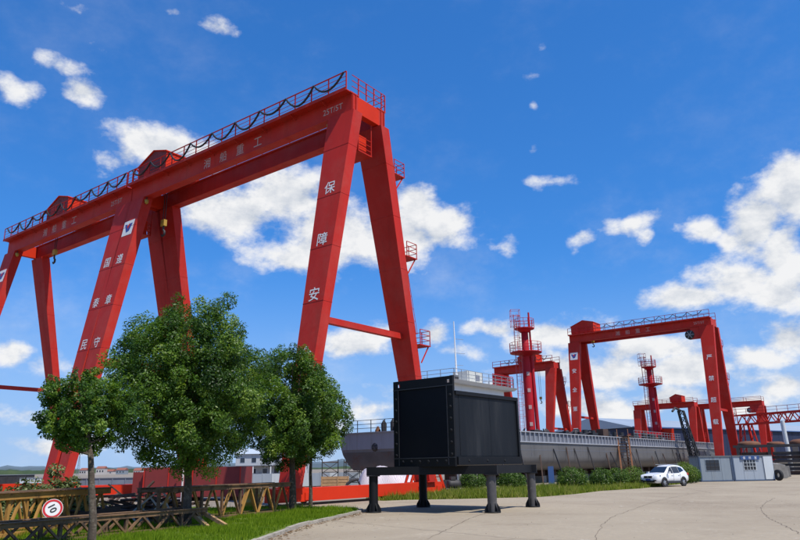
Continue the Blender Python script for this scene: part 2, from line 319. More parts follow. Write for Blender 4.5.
# expansion seams and cracks running over the slab
SEAM = mat('seam_dirt', (.15, .115, .08), .95)
for pts in ([(5.13, 19.9), (6.57, 24.53), (8.08, 28.48), (10.09, 32.46), (14.34, 40.59), (20.58, 50.41)], [(11.18, 20.85), (12.12, 23.41), (13.26, 26.72), (15.48, 31.7), (17.87, 36.09), (20.76, 40.71)], [(.68, 21.18), (1.54, 24.72), (2.84, 29.73), (4.58, 34.78)]):
    mb = MB(); P = [Vector((x, y, .0085)) for x, y in pts]; F = []
    for i in range(len(P) - 1):
        for k in range(12): F.append(P[i].lerp(P[i + 1], k / 12) + Vector((random.uniform(-.05, .05), random.uniform(-.05, .05), 0)))
    F.append(P[-1])
    for i in range(len(F) - 1):
        d = (F[i + 1] - F[i]).normalized(); n = Vector((-d.y, d.x, 0)) * random.uniform(.006, .017)
        mb.quad(F[i] - n, F[i] + n, F[i + 1] + n, F[i + 1] - n)
    mb.build('seam', SEAM, road)
# lawn bed with its kerb stones
lawn_poly = [(-60, -6)] + [(x - .12, y) for x, y in KERB] + [(-60, 39)]
lawn = flat('lawn', lawn_poly, .09, LAWN)
KST = mat('kerb_concrete', (.36, .32, .26), .9, var=.25, scale=2., dirt=(.16, .13, .09), dscale=1.5, bump=.4)
kerb = empty('kerb'); kerb['kind'] = 'structure'
acc = []
for i in range(len(KERB) - 1):
    a = Vector((*KERB[i], 0)); b = Vector((*KERB[i + 1], 0)); n = max(1, round((b - a).length / 1.0))
    for k in range(n): acc.append((a.lerp(b, k / n), a.lerp(b, (k + 1) / n)))
for a, b in acc:
    d = (b - a).normalized(); g = d * .012; up = random.uniform(.10, .135)
    MB().beam(a + g + Vector((0, 0, up / 2)), b - g + Vector((0, 0, up / 2 + random.uniform(-.008, .008))), .16, up).build('kerb_stone', KST, kerb)

GRASS = foliage('grass_blade', [(.09, .15, .008), (.17, .26, .012), (.28, .34, .03)], .45, .7, .15)
WEED = foliage('weed_blade', [(.09, .14, .012), (.20, .24, .03), (.42, .35, .13)], .4, .7, .15)
def blades(name, P, h, w, m, z, lean=.5):
    n = len(P); a = rng.uniform(0, 2 * np.pi, n); dx, dy = np.cos(a), np.sin(a)
    b = rng.uniform(0, 2 * np.pi, n); l = rng.uniform(.05, lean, n) * h
    base = np.column_stack([P, np.full(n, z)])
    s = np.column_stack([dx * w, dy * w, np.zeros(n)])
    tip = base + np.column_stack([np.cos(b) * l, np.sin(b) * l, h])
    v = np.stack([base - s, base + s, tip], 1).reshape(-1, 3)
    me = mesh_np(name, v, np.arange(3 * n).reshape(-1, 3), m)
    patch = .5 + .5 * np.sin(P[:, 0] * 1.3 + np.sin(P[:, 1] * .9) * 2) * np.sin(P[:, 1] * .7 + 1)
    tone(me, np.clip(rng.normal(.35, .18, n) + .25 * patch, 0, 1), 3); return me
Q = np.column_stack([rng.uniform(-20, -1.8, 170000), rng.uniform(16.5, 38.3, 170000)])
Q = Q[inpoly(Q, [(x - .22, y) for x, y in KERB] + [(-22, 38), (-22, 10)])]
clump = (np.sin(Q[:, 0] * 2.1 + 1.7 * np.sin(Q[:, 1] * 1.1)) + np.sin(Q[:, 1] * 1.9 + Q[:, 0])) * .25 + .5
bare = np.sin(Q[:, 0] * 1.1 + 2.2 * np.sin(Q[:, 1] * .55)) * np.sin(Q[:, 1] * 1.4 + 1.3 * np.sin(Q[:, 0] * .8)) ; keep = (bare < .55) | (rng.random(len(Q)) < .25); Q = Q[keep]; clump = clump[keep]
hh = rng.uniform(.05, .17, len(Q)) * (.4 + 1.15 * clump) * np.where(rng.random(len(Q)) < .015, 2.2, 1)
tag(link('grass', blades('grass', Q, hh, rng.uniform(.008, .018, len(Q)), GRASS, .088), None), 'short bright green grass growing on the lawn bed', 'grass', kind='stuff')
spoly = STRIPF + STRIPB
Q = np.column_stack([rng.uniform(-3, 31, 260000), rng.uniform(44, 80, 260000)]); Q = Q[inpoly(Q, spoly)][:60000]
Q2 = Q + 0
hh = rng.uniform(.14, .62, len(Q)) * (.45 + .35 * (rng.random(len(Q)) < .12) + .5 * np.sin(Q[:, 0] * 1.7 + Q[:, 1] * .8) ** 2)
tag(link('weeds', blades('weeds', Q, hh, rng.uniform(.02, .045, len(Q)), WEED, .0, .7), None), 'rough weeds and tall grass along the road edge below the ship', 'weeds', kind='stuff')
verge = flat('verge', spoly, .006, LAWN)
# litter of dry leaves along the kerb
P = []
for a, b in acc:
    if a.y < 17 or a.y > 35: continue
    d = (b - a).normalized(); nrm_ = Vector((d.y, -d.x, 0))
    for k in range(26): P.append(tuple(a.lerp(b, random.random()) + nrm_ * (abs(random.gauss(0, .22)) + .1))[:2])
P = np.array(P)
LIT = foliage('dry_leaf', [(.10, .05, .025), (.2, .12, .06), (.28, .2, .12)], .1, .8, .2)
n = len(P); a = rng.uniform(0, 6.28, n); L1 = rng.uniform(.025, .06, n)
v = np.stack([np.column_stack([P[:, 0] + np.cos(a + q) * L1, P[:, 1] + np.sin(a + q) * L1 * .6, .012 + rng.uniform(0, .03, n)]) for q in (0, 1.57, 3.14, 4.71)], 1).reshape(-1, 3)
me = mesh_np('leaf_litter', v, np.arange(4 * n).reshape(-1, 4), LIT); tone(me, rng.random(n), 4)
tag(link('leaf_litter', me, None), 'dry leaves and grit swept against the kerb', 'litter', kind='stuff')

# grit and small stones scattered over the slab
GR = np.column_stack([rng.uniform(-4, 26, 9000), rng.uniform(14, 62, 9000)]); GR = GR[inpoly(GR, road_poly)]
dk = np.minimum.reduce([np.hypot(GR[:, 0] - x, GR[:, 1] - y) for x, y in KERB[2:] + STRIPF]); GR = GR[rng.random(len(GR)) < np.clip(1.0 - dk * .28, .05, .8)]
n = len(GR); L1 = rng.uniform(.006, .022, n); c = np.column_stack([GR, np.full(n, .004)])
off = np.array([(-1, -1, 0), (1, -.8, 0), (.2, 1, 0), (0, 0, 1.1)]); rot_ = rng.uniform(0, 6.28, n); cr, sr_ = np.cos(rot_), np.sin(rot_)
v = np.stack([c + np.column_stack([(o[0] * cr - o[1] * sr_) * L1, (o[0] * sr_ + o[1] * cr) * L1, o[2] * L1]) for o in off], 1).reshape(-1, 3)
f3 = (np.arange(n)[:, None, None] * 4 + np.array([(0, 1, 3), (1, 2, 3), (2, 0, 3)])[None]).reshape(-1, 3)
tag(link('grit', mesh_np('grit', v, f3, mat('grit_stone', (.17, .14, .10), .95, var=.4, scale=8.)), None), 'small stones and grit scattered over the concrete road', 'grit', kind='stuff')

# low wooded hills far beyond the river
def ridge(name, dist, a0, a1, h, seed, m):
    r = np.random.default_rng(seed); N = 260; A = np.radians(np.linspace(a0, a1, N)); hs_ = np.zeros(N)
    for f, amp in ((3, .35), (8, .25), (21, .16), (60, .14), (110, .1)): hs_ += amp * np.sin(np.linspace(0, f * 2 * np.pi, N) + r.uniform(0, 6))
    hs_ = h * (.62 + .42 * hs_); hs_ = np.maximum(hs_, .2 * h)
    mb = MB(); vs = []
    for i in range(N):
        s_, c_ = math.sin(A[i]), math.cos(A[i])
        vs += [(s_ * dist, c_ * dist, -1), (s_ * (dist + 12), c_ * (dist + 12), hs_[i] * .75), (s_ * (dist + 40), c_ * (dist + 40), hs_[i]), (s_ * (dist + 160), c_ * (dist + 160), -1)]
    mb.add(vs, [(4 * i + k, 4 * i + 4 + k, 4 * i + 5 + k, 4 * i + 1 + k) for i in range(N - 1) for k in range(3)])
    o = mb.build(name, m); o['kind'] = 'structure'; return o
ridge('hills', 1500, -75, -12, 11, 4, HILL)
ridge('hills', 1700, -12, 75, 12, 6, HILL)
ridge('hills', 4200, -60, 60, 62, 9, mat('haze_tinted_hill', (.09, .13, .16), .9))  # bluish distance haze is mixed into this ridge's colour

# ================================================================== lettering
_gl = {}
_fc = bpy.data.curves.new('glyph', 'FONT'); _fo = bpy.data.objects.new('glyph', _fc); COL.objects.link(_fo)
_fc.resolution_u = 3
def glyph(txt, bold=.006):
    if txt not in _gl:
        _fc.body = txt; _fc.offset = bold; _fc.align_x = 'LEFT'
        dg = bpy.context.evaluated_depsgraph_get(); dg.update()
        m = bpy.data.meshes.new_from_object(_fo.evaluated_get(dg))
        v = np.array([(p.co.x, p.co.y) for p in m.vertices]); lo, hi = v.min(0), v.max(0)
        v = (v - (lo + hi) / 2) / (max(hi[1] - lo[1], .88) if len(txt) == 1 else hi[1] - lo[1])
        _gl[txt] = (v, [tuple(p.vertices) for p in m.polygons]); bpy.data.meshes.remove(m)
    return _gl[txt]
def lettering(txt, o, right, up, size, m, parent, name='lettering', bold=.006, squash=1.):
    v, f = glyph(txt, bold); o = Vector(o); right = Vector(right).normalized(); up = Vector(up).normalized()
    me = bpy.data.meshes.new(name); me.from_pydata([tuple(o + right * (x * size * squash) + up * (y * size)) for x, y in v], [], f)
    return link(name, me, m, parent)

# ================================================================== gantry cranes
def gantry(loc, yaw, H, SP, b1, b2, g, label, texts=('', '', ''), house=None, hook=None, emblem=True, detail=2, reel=False, reel2=False, number=None, gtext=None, k=1., RED=RED):
    """crane on A-shaped legs; local x runs along the girders to the right-hand legs at x = 0, y along the rails"""
    root = empty('gantry_crane', loc, -yaw); tag(root, label, 'crane', 'red gantry cranes')
    GH = 1.45 * k; GW = .62 * k; zt = H - GH; zs = .95 * k; ov = .9 * k
    xl = -SP
    # --- girders
    for sgn in (-1, 1):
        yc = sgn * g
        gd = MB().box(xl - ov, ov, yc - GW / 2, yc + GW / 2, zt, H - .1 * k).build('girder', RED, root)
        e = MB(); e.box(xl - ov - .03, ov + .03, yc - GW / 2 - .16 * k, yc + GW / 2 + .16 * k, H - .1 * k, H)           # top flange
        e.box(xl - ov - .02, ov + .02, yc - GW / 2 - .09 * k, yc + GW / 2 + .09 * k, zt - .06 * k, zt)                    # bottom flange
        e.build('flange', RED, gd)
        if gtext and sgn < 0:
            yy = yc - GW / 2 - .006 - (.0)
            for ch, x in gtext:
                lettering(ch, (x, yy, zt + GH * .46), (1, 0, 0), (0, 0, 1), (.46 if len(ch) > 1 else .88) * k, PALE, gd, bold=.006)
    # --- end cross beams with stiffener plates
    for x0, s in ((ov, 1), (xl - ov, -1)):
        cb = MB().box(x0 - .5 * k * (s > 0), x0 + .5 * k * (s < 0), -g + GW / 2, g - GW / 2, zt + .05, H - .12).build('cross_beam', RED2 if detail > 1 else RED, root)
        if detail > 1:
            for sg in (-1, 1):
                for yo in (.05, .42):
                    y = sg * (g + GW / 2 - yo)
                    MB().box(x0 - .02 + (.02 if s > 0 else -.06), x0 + .06 * s + .02, y - .03, y + .03, zt - .02, H - .1).build('end_stiffener', RED, cb)
    # --- legs (tapered boxes), sills, bogies
    def leg(x, sg, text, emb):
        bb = b1 if sg < 0 else b2
        P0 = Vector((x, sg * bb, zs)); P1 = Vector((x, sg * g, zt - .06 * k))
        hb = (.62 * k, .34 * k); ht = (1.22 * k, .46 * k)
        q = lambda P, h: [P + Vector((-h[0], -h[1], 0)), P + Vector((h[0], -h[1], 0)), P + Vector((h[0], h[1], 0)), P + Vector((-h[0], h[1], 0))]
        lg = MB().hexa(q(P0, hb) + q(P1, ht)).build('leg', RED, root)
        up = (P1 + Vector((0, -ht[1], 0)) - P0 - Vector((0, -hb[1], 0))); Ln = up.length; up.normalize(); nrm_ = Vector((1, 0, 0)).cross(up)
        face = lambda t, off=.012: P0 + Vector((0, -hb[1], 0)) + up * (t * Ln) + nrm_ * off
        if sg < 0:
            n = len(text)
            for i, ch in enumerate(text):
                if ch == ' ': continue
                lettering(ch, face(.765 - .152 * i), (1, 0, 0), up, .92 * k, WHT, lg, bold=.007)
            if emb:
                c = face(.885, .01); wd = ht[0] * .80; r = Vector((1, 0, 0))
                pl = MB().quad(c - r * wd * .8 - up * .75 * k, c + r * wd * .8 - up * .75 * k, c + r * wd * .85 + up * .75 * k, c - r * wd * .85 + up * .75 * k).build('emblem', WHT, lg)
                c = face(.885, .02)
                pt = lambda a, b: c + r * (a * wd * .8) + up * (b * .75 * k)
                MB().add([pt(*p) for p in ((-.78, .55), (-.30, .55), (-.05, -.15), (.1, .25), (-.02, .55), (.75, .55), (.35, -.45), (-.2, -.6))], [(0, 1, 2, 7), (2, 3, 4, 5), (2, 5, 6, 7)]).build('emblem_mark', BLUEM, pl)
                c = face(.885, .028)
                MB().add([pt(*p) for p in ((-.28, .22), (.02, .5), (.3, .5), (.02, -.2), (-.1, .05))], [(0, 1, 2, 3, 4)]).build('emblem_mark', RED2, pl)
        if number and sg < 0 and x == 0:
            lettering(number, face(.085), (1, 0, 0), up, .9 * k, WHT, lg, bold=.0)
        if detail > 1:   # weld seams where the plates of the leg were joined
            for t_ in (.14, .29, .44, .59, .74, .89):
                c_ = P0.lerp(P1, t_); h_ = (hb[0] + (ht[0] - hb[0]) * t_ + .012, hb[1] + (ht[1] - hb[1]) * t_ + .012)
                MB().box(c_.x - h_[0], c_.x + h_[0], c_.y - h_[1] - .002, c_.y + h_[1] + .002, c_.z - .02, c_.z + .02).build('weld_seam', RED, lg)
        if detail > 1:   # base plate
            MB().box(x - .62 * k, x + .62 * k, sg * bb - .55 * k, sg * bb + .55 * k, zs, zs + .06).build('base_plate', RED2, lg)
        return lg
    rl = None
    for x, (t, em) in ((0, (texts[1], False)), (xl, (texts[0], emblem))):
        leg(x, -1, t, em); l2 = leg(x, 1, '', False)
        if x == 0: rl = l2
        sl = MB().box(x - .42 * k, x + .42 * k, -b1 - 1.5 * k, b2 + 1.5 * k, .22 * k, zs).build('sill_beam', RED2, root)
        for y in (-b1 - 1.1 * k, -b1 + 1.1 * k, b2 - 1.1 * k, b2 + 1.1 * k):
            MB().lathe([(.02, -.09), (.26 * k, -.09), (.26 * k, .09), (.02, .09)], (x, y, .36 * k), 14, 'x').build('wheel', DSTEEL, sl)
            MB().box(x - .47 * k, x + .47 * k, y - .34 * k, y + .34 * k, .30 * k, .7 * k).build('bogie', RED2, sl)
        # tie beam between the two legs of one end
        zt_ = .40 * H; f = (zt_ - zs) / (zt - zs)
        ya = -(b1 + (g - b1) * f) + .1; yb = (b2 + (g - b2) * f) - .1
        MB().box(x - .2 * k, x + .2 * k, ya, yb, zt_ - .2 * k, zt_ + .2 * k).build('tie_beam', RED, root)
    # --- walkway railing along the near girder with its festoon cable
    y = -g - .9 * k; rh = 1.35 * k
    wk = MB().box(xl - ov, ov, -g - .96 * k, -g - GW / 2 - .16 * k, H - .09 * k, H - .02 * k).build('walkway', RED, root)
    MB().box(xl - ov, ov, -g - .99 * k, -g - .96 * k, H - .16 * k, H + .1 * k).build('kick_plate', RED, wk)
    for i in range(int(SP / 3.2)): MB().beam((-i * 3.2 - 1.5, -g - .9 * k, H - .12 * k), (-i * 3.2 - 1.5, -g - GW / 2, H - .38 * k), .06 * k).build('walkway_bracket', RED, wk)
    if detail > 1:
        n = int((SP + 2 * ov) / 1.62)
        pm = MB().box(-.035, .035, -.035, .035, 0, rh).mesh('railing_post')
        for i in range(n + 1): link('railing_post', pm, RED, root, (xl - ov + (SP + 2 * ov) * i / n, y, H))
        for z, r in ((rh, .035), (rh * .72, .014), (rh * .48, .014), (rh * .24, .014)):
            MB().beam((xl - ov, y, H + z), (ov, y, H + z), 2 * r).build('railing_rail', RED, root)
        cab = MB(); pts = []; loops = n // 2 + 1
        for i in range(loops * 10 + 1):
            t = i / 10; ph = t - int(t); sag = 4 * ph * (1 - ph)
            pts.append((ov - .2 - (SP + ov) * (t / loops) ** 1.0, y - .07 - .05 * sag, H + rh - .05 - sag * (.95 + .2 * math.sin(int(t) * 2.3))))
        cab.path(pts, .08, 5).build('festoon_cable', BLK, root)
        for yy, x0, x1 in ((g + GW / 2 + .1, xl - ov, ov),):
            m = int((x1 - x0) / 3.2)
            for i in range(m + 1): link('railing_post', pm, RED, root, (x0 + (x1 - x0) * i / m, yy, H))
            for z in (.45, .9, rh): MB().beam((x0, yy, H + z), (x1, yy, H + z), .04).build('railing_rail', RED, root)
        for xx in (ov, xl - ov):
            for i in range(4): link('railing_post', pm, RED, root, (xx - .04 if xx > 0 else xx + .04, -g * .7 + (2 * g * .7 + .5) * i / 3, H))
            for z in (.45, .9, rh): MB().beam((xx, y + .6, H + z), (xx, g + GW / 2 + .1, H + z), .04).build('railing_rail', RED, root)
    else:
        n = int(SP / (1.8 if detail else 3)); mb = MB()
        for yy in (y, g + GW / 2):
            for i in range(n + 1):
                x = xl - ov + (SP + 2 * ov) * i / n; mb.box(x - .04, x + .04, yy - .04, yy + .04, H, H + rh)
            for z in (rh, rh * .5): mb.beam((xl - ov, yy, H + z), (ov, yy, H + z), .07)
        mb.build('railing', CRIM, root)
        if detail:
            pts = []
            for i in range(81):
                t = i / 10; ph = t - int(t); pts.append((-.3 - SP * .8 * t / 8, y - .07, H + rh - .05 - 4 * ph * (1 - ph) * .7))
            MB().path(pts, .06, 5).build('festoon_cable', BLK, root)
    # --- trolley house with a ridge roof, and the hook under it
    if house is not None:
        x0, x1 = house; w = g + GW * .5; hh = 2.0 * k; xm = x0 + (x1 - x0) * .55
        hs_ = MB().prism([(x0, H + .3 * k), (x1, H + .3 * k), (x1, H + .3 * k + hh * .95), (xm, H + .3 * k + hh * 1.22), (x0, H + .3 * k + hh * .72)], -w, w).build('trolley_house', DRED if detail > 1 else RED, root)  # on detailed cranes a duller red paints in the shaded gable
        MB().prism([(x1 + .012, H + .32 * k), (x1 + .06, H + .32 * k), (x1 + .06, H + .3 * k + hh * .92), (x1 + .012, H + .3 * k + hh * .92)], -w, w).build('sun_tint_sheet', RED2, hs_)  # brighter red sheet imitates sunlight on the right-hand wall
        MB().prism([(x0 - .15, H + .3 * k + hh * .70), (xm, H + .3 * k + hh * 1.225), (x1 + .15, H + .3 * k + hh * .93), (x1 + .15, H + .3 * k + hh * .98), (xm, H + .3 * k + hh * 1.27), (x0 - .15, H + .3 * k + hh * .74)], -w - .12, w + .12).build('roof', RED2 if detail > 1 else RED, hs_)
        for yy in (-w + .3, w - .3):
            for xx in (x0 + .5, x1 - .5): MB().lathe([(.02, -.06), (.18, -.06), (.18, .06), (.02, .06)], (xx, yy, H + .17 * k), 12, 'y').build('trolley_wheel', DSTEEL, hs_)
        if detail > 1:
            MB().box(x0 + .9, x0 + 1.7, -w - .02, -w, H + .32, H + 1.7).build('door', RED, hs_)
            for i in range(3): MB().box(x0 - .02, x0, -w + .6 + i * 1.1, -w + 1.3 + i * 1.1, H + .9, H + 1.5).build('vent', DSTEEL, hs_)
            MB().path([(x0 - .9, -w, H), (x0 - .9, -w, H + 1.5), (x0 - .5, -w, H + 1.8), (x0, -w, H + 1.4)], .09, 6).build('cable_guide', RED2, hs_)
    if hook is not None:
        hx, drop = hook; z0 = zt - drop
        hb = empty('hook_block'); hb.parent = root
        for dx in (-.18, .18): MB().beam((hx + dx, 0, z0 + .6), (hx + dx, 0, H - .3), .05 * k).build('wire_rope', BLK, hb)
        MB().box(hx - .26 * k, hx + .26 * k, -.16 * k, .16 * k, z0, z0 + .6 * k).build('sheave_block', YEL, hb)
        MB().path([(hx, 0, z0), (hx, 0, z0 - .35 * k), (hx + .22 * k, 0, z0 - .55 * k), (hx + .2 * k, 0, z0 - .85 * k), (hx - .05 * k, 0, z0 - .95 * k), (hx - .24 * k, 0, z0 - .75 * k)], [.09 * k, .1 * k, .11 * k, .11 * k, .09 * k, .05 * k], 7).build('hook', DSTEEL, hb)
    # --- ladders and landings up the rear right-hand leg
    def lp(z): f = (z - zs) / (zt - zs); return b2 + (g - b2) * f, .34 * k + .08 * k * f, (.52 + .4 * f) * k
    zz = [.38 * H, .61 * H, .83 * H] if detail else [.5 * H]
    for i, z in enumerate(zz):
        yc, hy, hx = lp(z); y0 = yc + hy; lx = .35 * k
        p = empty('landing'); p.parent = root
        MB().box(lx - .75 * k, lx + .75 * k, y0 + .02, y0 + 1.35 * k, z - .05, z + .02).build('floor_plate', RED, p)
        mb = MB()
        for px_, py_ in ((lx - .72 * k, y0 + 1.3 * k), (lx + .72 * k, y0 + 1.3 * k), (lx + .72 * k, y0 + .1), (lx - .72 * k, y0 + .1), (lx, y0 + 1.3 * k)): mb.beam((px_, py_, z), (px_, py_, z + 1.1 * k), .05)
        for dz in (.4, .75, 1.1):
            mb.beam((lx - .72 * k, y0 + 1.3 * k, z + dz * k), (lx + .72 * k, y0 + 1.3 * k, z + dz * k), .04)
            for sx in (-.72, .72): mb.beam((lx + sx * k, y0 + .1, z + dz * k), (lx + sx * k, y0 + 1.3 * k, z + dz * k), .04)
        mb.build('railing', RED, p)
        mb = MB()
        for sx in (-.6, .6): mb.beam((lx + sx * k, y0 + 1.25 * k, z - .05), (lx + sx * k, lp(z - 1.3 * k)[0] + hy + .03, z - 1.3 * k), .07)
        mb.build('bracket', RED, p)
        if detail:   # ladder up to the next landing
            zn = zz[i + 1] if i + 1 < len(zz) else zt
            mb = MB(); yb = lp(zn)[0] + lp(zn)[1]
            a0 = Vector((lx - .35 * k, y0 + .35, z)); a1 = Vector((lx - .35 * k, yb + .3, zn)); w = Vector((.42 * k, 0, 0))
            mb.beam(a0, a1, .05); mb.beam(a0 + w, a1 + w, .05); m = int((zn - z) / .45)
            for j in range(1, m): mb.beam(a0.lerp(a1, j / m), a0.lerp(a1, j / m) + w, .03)
            mb.build('ladder', RED, p)
            if detail > 1:
                mb = MB(); cn = 7
                for j in range(1, cn):
                    c = a0.lerp(a1, j / cn) + w / 2
                    mb.path([c + Vector((.38 * math.cos(q), .05 + .6 * math.sin(q), 0)) for q in np.linspace(0, math.pi, 7)], .015, 4)
                for q in (.5, 1.57, 2.6): mb.beam(a0.lerp(a1, 1 / cn) + w / 2 + Vector((.38 * math.cos(q), .05 + .6 * math.sin(q), 0)), a0.lerp(a1, (cn - 1) / cn) + w / 2 + Vector((.38 * math.cos(q), .05 + .6 * math.sin(q), 0)), .025)
                mb.build('ladder_cage', RED, p)
    if detail > 1:   # inspection platform slung below the girders between the legs
        p = empty('inspection_platform'); p.parent = root; z = zt - 2.6
        MB().box(-1.2, .6, -.75, .75, z, z + .08).build('floor_plate', RED, p)
        mb = MB()
        for px_, py_ in ((-1.15, -.7), (.55, -.7), (.55, .7), (-1.15, .7)): mb.beam((px_, py_, z), (px_, py_, zt - .06), .07)
        for dz in (.4, .8, 1.2):
            for a, b in (((-1.15, -.7), (.55, -.7)), ((.55, -.7), (.55, .7)), ((.55, .7), (-1.15, .7)), ((-1.15, .7), (-1.15, -.7))): mb.beam((*a, z + dz), (*b, z + dz), .04)
        mb.build('railing', RED, p)
        MB().box(-.7, .3, -.45, .45, z + .08, z + 1.5).build('electric_box', RED2, p)
        for x in (-1.35, xl + 1.35):   # flood lamps on brackets
            MB().lathe([(.05, 0), (.16, .1), (.2, .38), (.02, .4)], (x, -g - .2, zt - .75), 10).build('flood_lamp', YEL, root)
            MB().beam((x, -g - .2, zt - .4), (x, -g - .2, zt - .06), .06).build('lamp_bracket', DSTEEL, root)
    if reel:
        dr = MB().lathe([(.1, -.35 * k), (.85 * k, -.35 * k), (.85 * k, -.25 * k), (.55 * k, -.25 * k), (.55 * k, .25 * k), (.85 * k, .25 * k), (.85 * k, .35 * k), (.1, .35 * k)], (-3.1 * k, -g, zt - 1.35 * k), 18, 'y').build('cable_reel', DSTEEL, root)
        MB().box(-2.9 * k, -1.0 * k, -g - .3, -g + .3, zt - 2.2 * k, zt - .1 * k).build('reel_bracket', RED, dr)
        for a in range(6):
            c = Vector((-3.1 * k, -g - .36 * k, zt - 1.35 * k)); MB().beam(c, c + Vector((.8 * k * math.cos(a * 1.047), 0, .8 * k * math.sin(a * 1.047))), .08).build('spoke', STEEL, dr)
    return root

YAW = .65
AO = Vector((-2.81, 45.3, 0)); HH = 27.5; SPAN = 25.3
UX = Vector((math.cos(YAW), -math.sin(YAW), 0)); VY = Vector((math.sin(YAW), math.cos(YAW), 0))
crA = gantry(AO, YAW, HH, SPAN, 5.9, 7.2, 1.5, 'nearest red gantry crane, its right leg lettered 保障安全 behind the trees', ('遵章守纪', '保障安全'), (-SPAN - .2, -SPAN + 4.0), (-SPAN + 1.7, 2.5), True, 2, number='06',
    gtext=[('湘', -9.6), ('船', -11.3 + .0), ('重', -13.0), ('工', -14.7)][::-1] and [('25T/5T', .0 - .9)] + list(zip('湘船重工', (-15.2, -13.1, -11.0, -8.9))))
BO = AO - UX * (SPAN + 2.0)
crB = gantry(BO, YAW, HH, 23.0, 5.9, 7.2, 1.5, 'red gantry crane cut off by the left edge of the picture, lettered 国泰民安', ('   ', '国泰民安'), (-15.5, -11.2), (-16.5, 1.2), True, 2,
    gtext=[('25T/5T', -1.6)] + list(zip('湘船重工', (-15.4, -13.4, -11.4, -9.4))))
crC = gantry((57.03, 126.0, 0), .66, 27.5, 25.9, 5.2, 6.95, 1.55, 'red gantry crane straddling the grey ship, right leg lettered 严禁超载', ('安全第一', '严禁超载'), (-26.3, -21.5), (-22.6, .2), True, 1, reel=True,
    gtext=[('25T/5T', -1.2)] + list(zip('湘船重工', (-16.6, -14.6, -12.6, -10.6))))
crD = gantry((31.3, 142.5, 0), .685, 22.3, 12.6, 4.8, 6.4, 1.1, 'smaller red gantry crane behind the left lattice tower of the ship', ('', ''), (-7.5, -3.2), (-3.4, 6.0), False, 1, k=.9)
crE = gantry((70.44, 169.94, 0), .70, 16, 13.5, 3.27, 4.59, 1.09, 'low red gantry crane framing sky just left of the lettered straddling crane', ('', ''), (-5.0, -2.2), (-3.6, .6), False, 0, k=.75)
crF = gantry((86.5, 169.6, 0), .67, 16, 14.3, 3.28, 4.56, .95, 'red gantry crane in front of the blue shed with a cable reel under its girder', ('', ''), None, None, False, 0, k=.75, reel=True)
# steel rails let into the yard under each crane
RAIL = mat('crane_rail', (.12, .09, .07), .6, .5)
for org, sp, yw, y0, y1 in ((AO, SPAN, YAW, -8, 45), (BO, 23.0, YAW, -8, 45), (Vector((57.03, 126, 0)), 25.9, .66, -30, 30), (Vector((31.3, 142.5, 0)), 12.6, .685, -20, 20), (Vector((70.44, 169.94, 0)), 13.5, .70, -20, 20), (Vector((86.5, 169.6, 0)), 14.3, .67, -20, 20)):
    for x in (0, -sp):
        o = MB().box(x - .06, x + .06, y0, y1, 0, .12 if org in (AO, BO) else .09).build('crane_rail', RAIL, None, org, -yw); o['kind'] = 'structure'

# ================================================================== the ship on its slipway
QX, QY = 5.8, 66.5
ship = empty('ship', (QX, QY, 0), math.atan2(.793, .609))
tag(ship, 'long grey steel cargo ship under construction with white wheelhouse and two red towers', 'ship')
HULLM = mat('hull_grey', (.145, .138, .132), .5, .2, var=.22, scale=.5, dirt=(.07, .054, .044), dscale=.5, dlo=.5, dhi=.8, streak=True, damt=.7)
LEDGE = mat('ledge_grey', (.36, .365, .385), .5, .1, var=.15, scale=1.)
BULWM = mat('bulwark_grey', (.21, .22, .255), .5, .2, var=.14, scale=.8, dirt=(.14, .12, .11), dscale=1., streak=True, damt=.6)
SHADEM = mat('stern_shade_brown', (.085, .068, .058), .6, .1, var=.3, scale=.6, dirt=(.12, .06, .04), dscale=.7)  # dark brown that imitates shade on the stern
WHITE = mat('white_paint', (.74, .74, .72), .5, var=.06, scale=.8, dirt=(.42, .38, .33), dscale=.9, dlo=.6, dhi=.9, streak=True)
GLASSM = mat('dark_glass', (.015, .02, .03), .08, spec=.8)
LEN, BEAM, ZD = 94.0, 15.0, 4.45
def section(rb, zb, y0):
    half = [(y0, ZD), (y0, zb + rb)]
    for i in range(1, 9):
        a = i / 8 * math.pi / 2; half.append((y0 + rb * 1.35 * (1 - math.cos(a)), zb + rb * (1 - math.sin(a))))
    return half + [(BEAM - y, z) for y, z in half[::-1]]
st = [(-1.6, 1.9, 2.1, .9), (0, 2.0, 1.75, .35), (4, 1.8, 1.5, .05), (12, 1.45, 1.4, 0), (LEN - 10, 1.45, 1.4, 0), (LEN, 1.8, 1.8, .5)]
def hullpart(z_hi, z_lo): pass
mb = MB(); vs = []; secs = [section(rb, zb, y0) for x, rb, zb, y0 in st]; n = len(secs[0])
for (x, *_), sc in zip(st, secs): vs += [(x + (.0 if i else 0), y, z) for i, (y, z) in enumerate(sc)]
mb.add(vs, [(i * n + k, (i + 1) * n + k, (i + 1) * n + k + 1, i * n + k + 1) for i in range(len(st) - 1) for k in range(n - 1)], True)
mb.add(vs[:n], [tuple(range(n))]); mb.add(vs[-n:], [tuple(range(n))[::-1]])
hull = mb.build('hull', HULLM, ship)
MB().box(-1.4, LEN, .9, BEAM - .9, ZD, ZD + .05).build('deck', DRUST, ship)
# dark brown sheet on the lower stern, painting in its shade
MB().prism([(2.6, 1.72), (12.4, 1.72), (13.4, 2.6), (13.9, 3.5), (1.1, 3.5), (1.6, 2.6)], -1.64, -1.60, 'x').build('stern_shade', SHADEM, hull)
MB().lathe([(.02, 0), (.42, 0), (.42, .03), (.02, .03)], (-1.66, 9.6, 3.95), 14, 'x').build('fairlead', DSTEEL, hull)
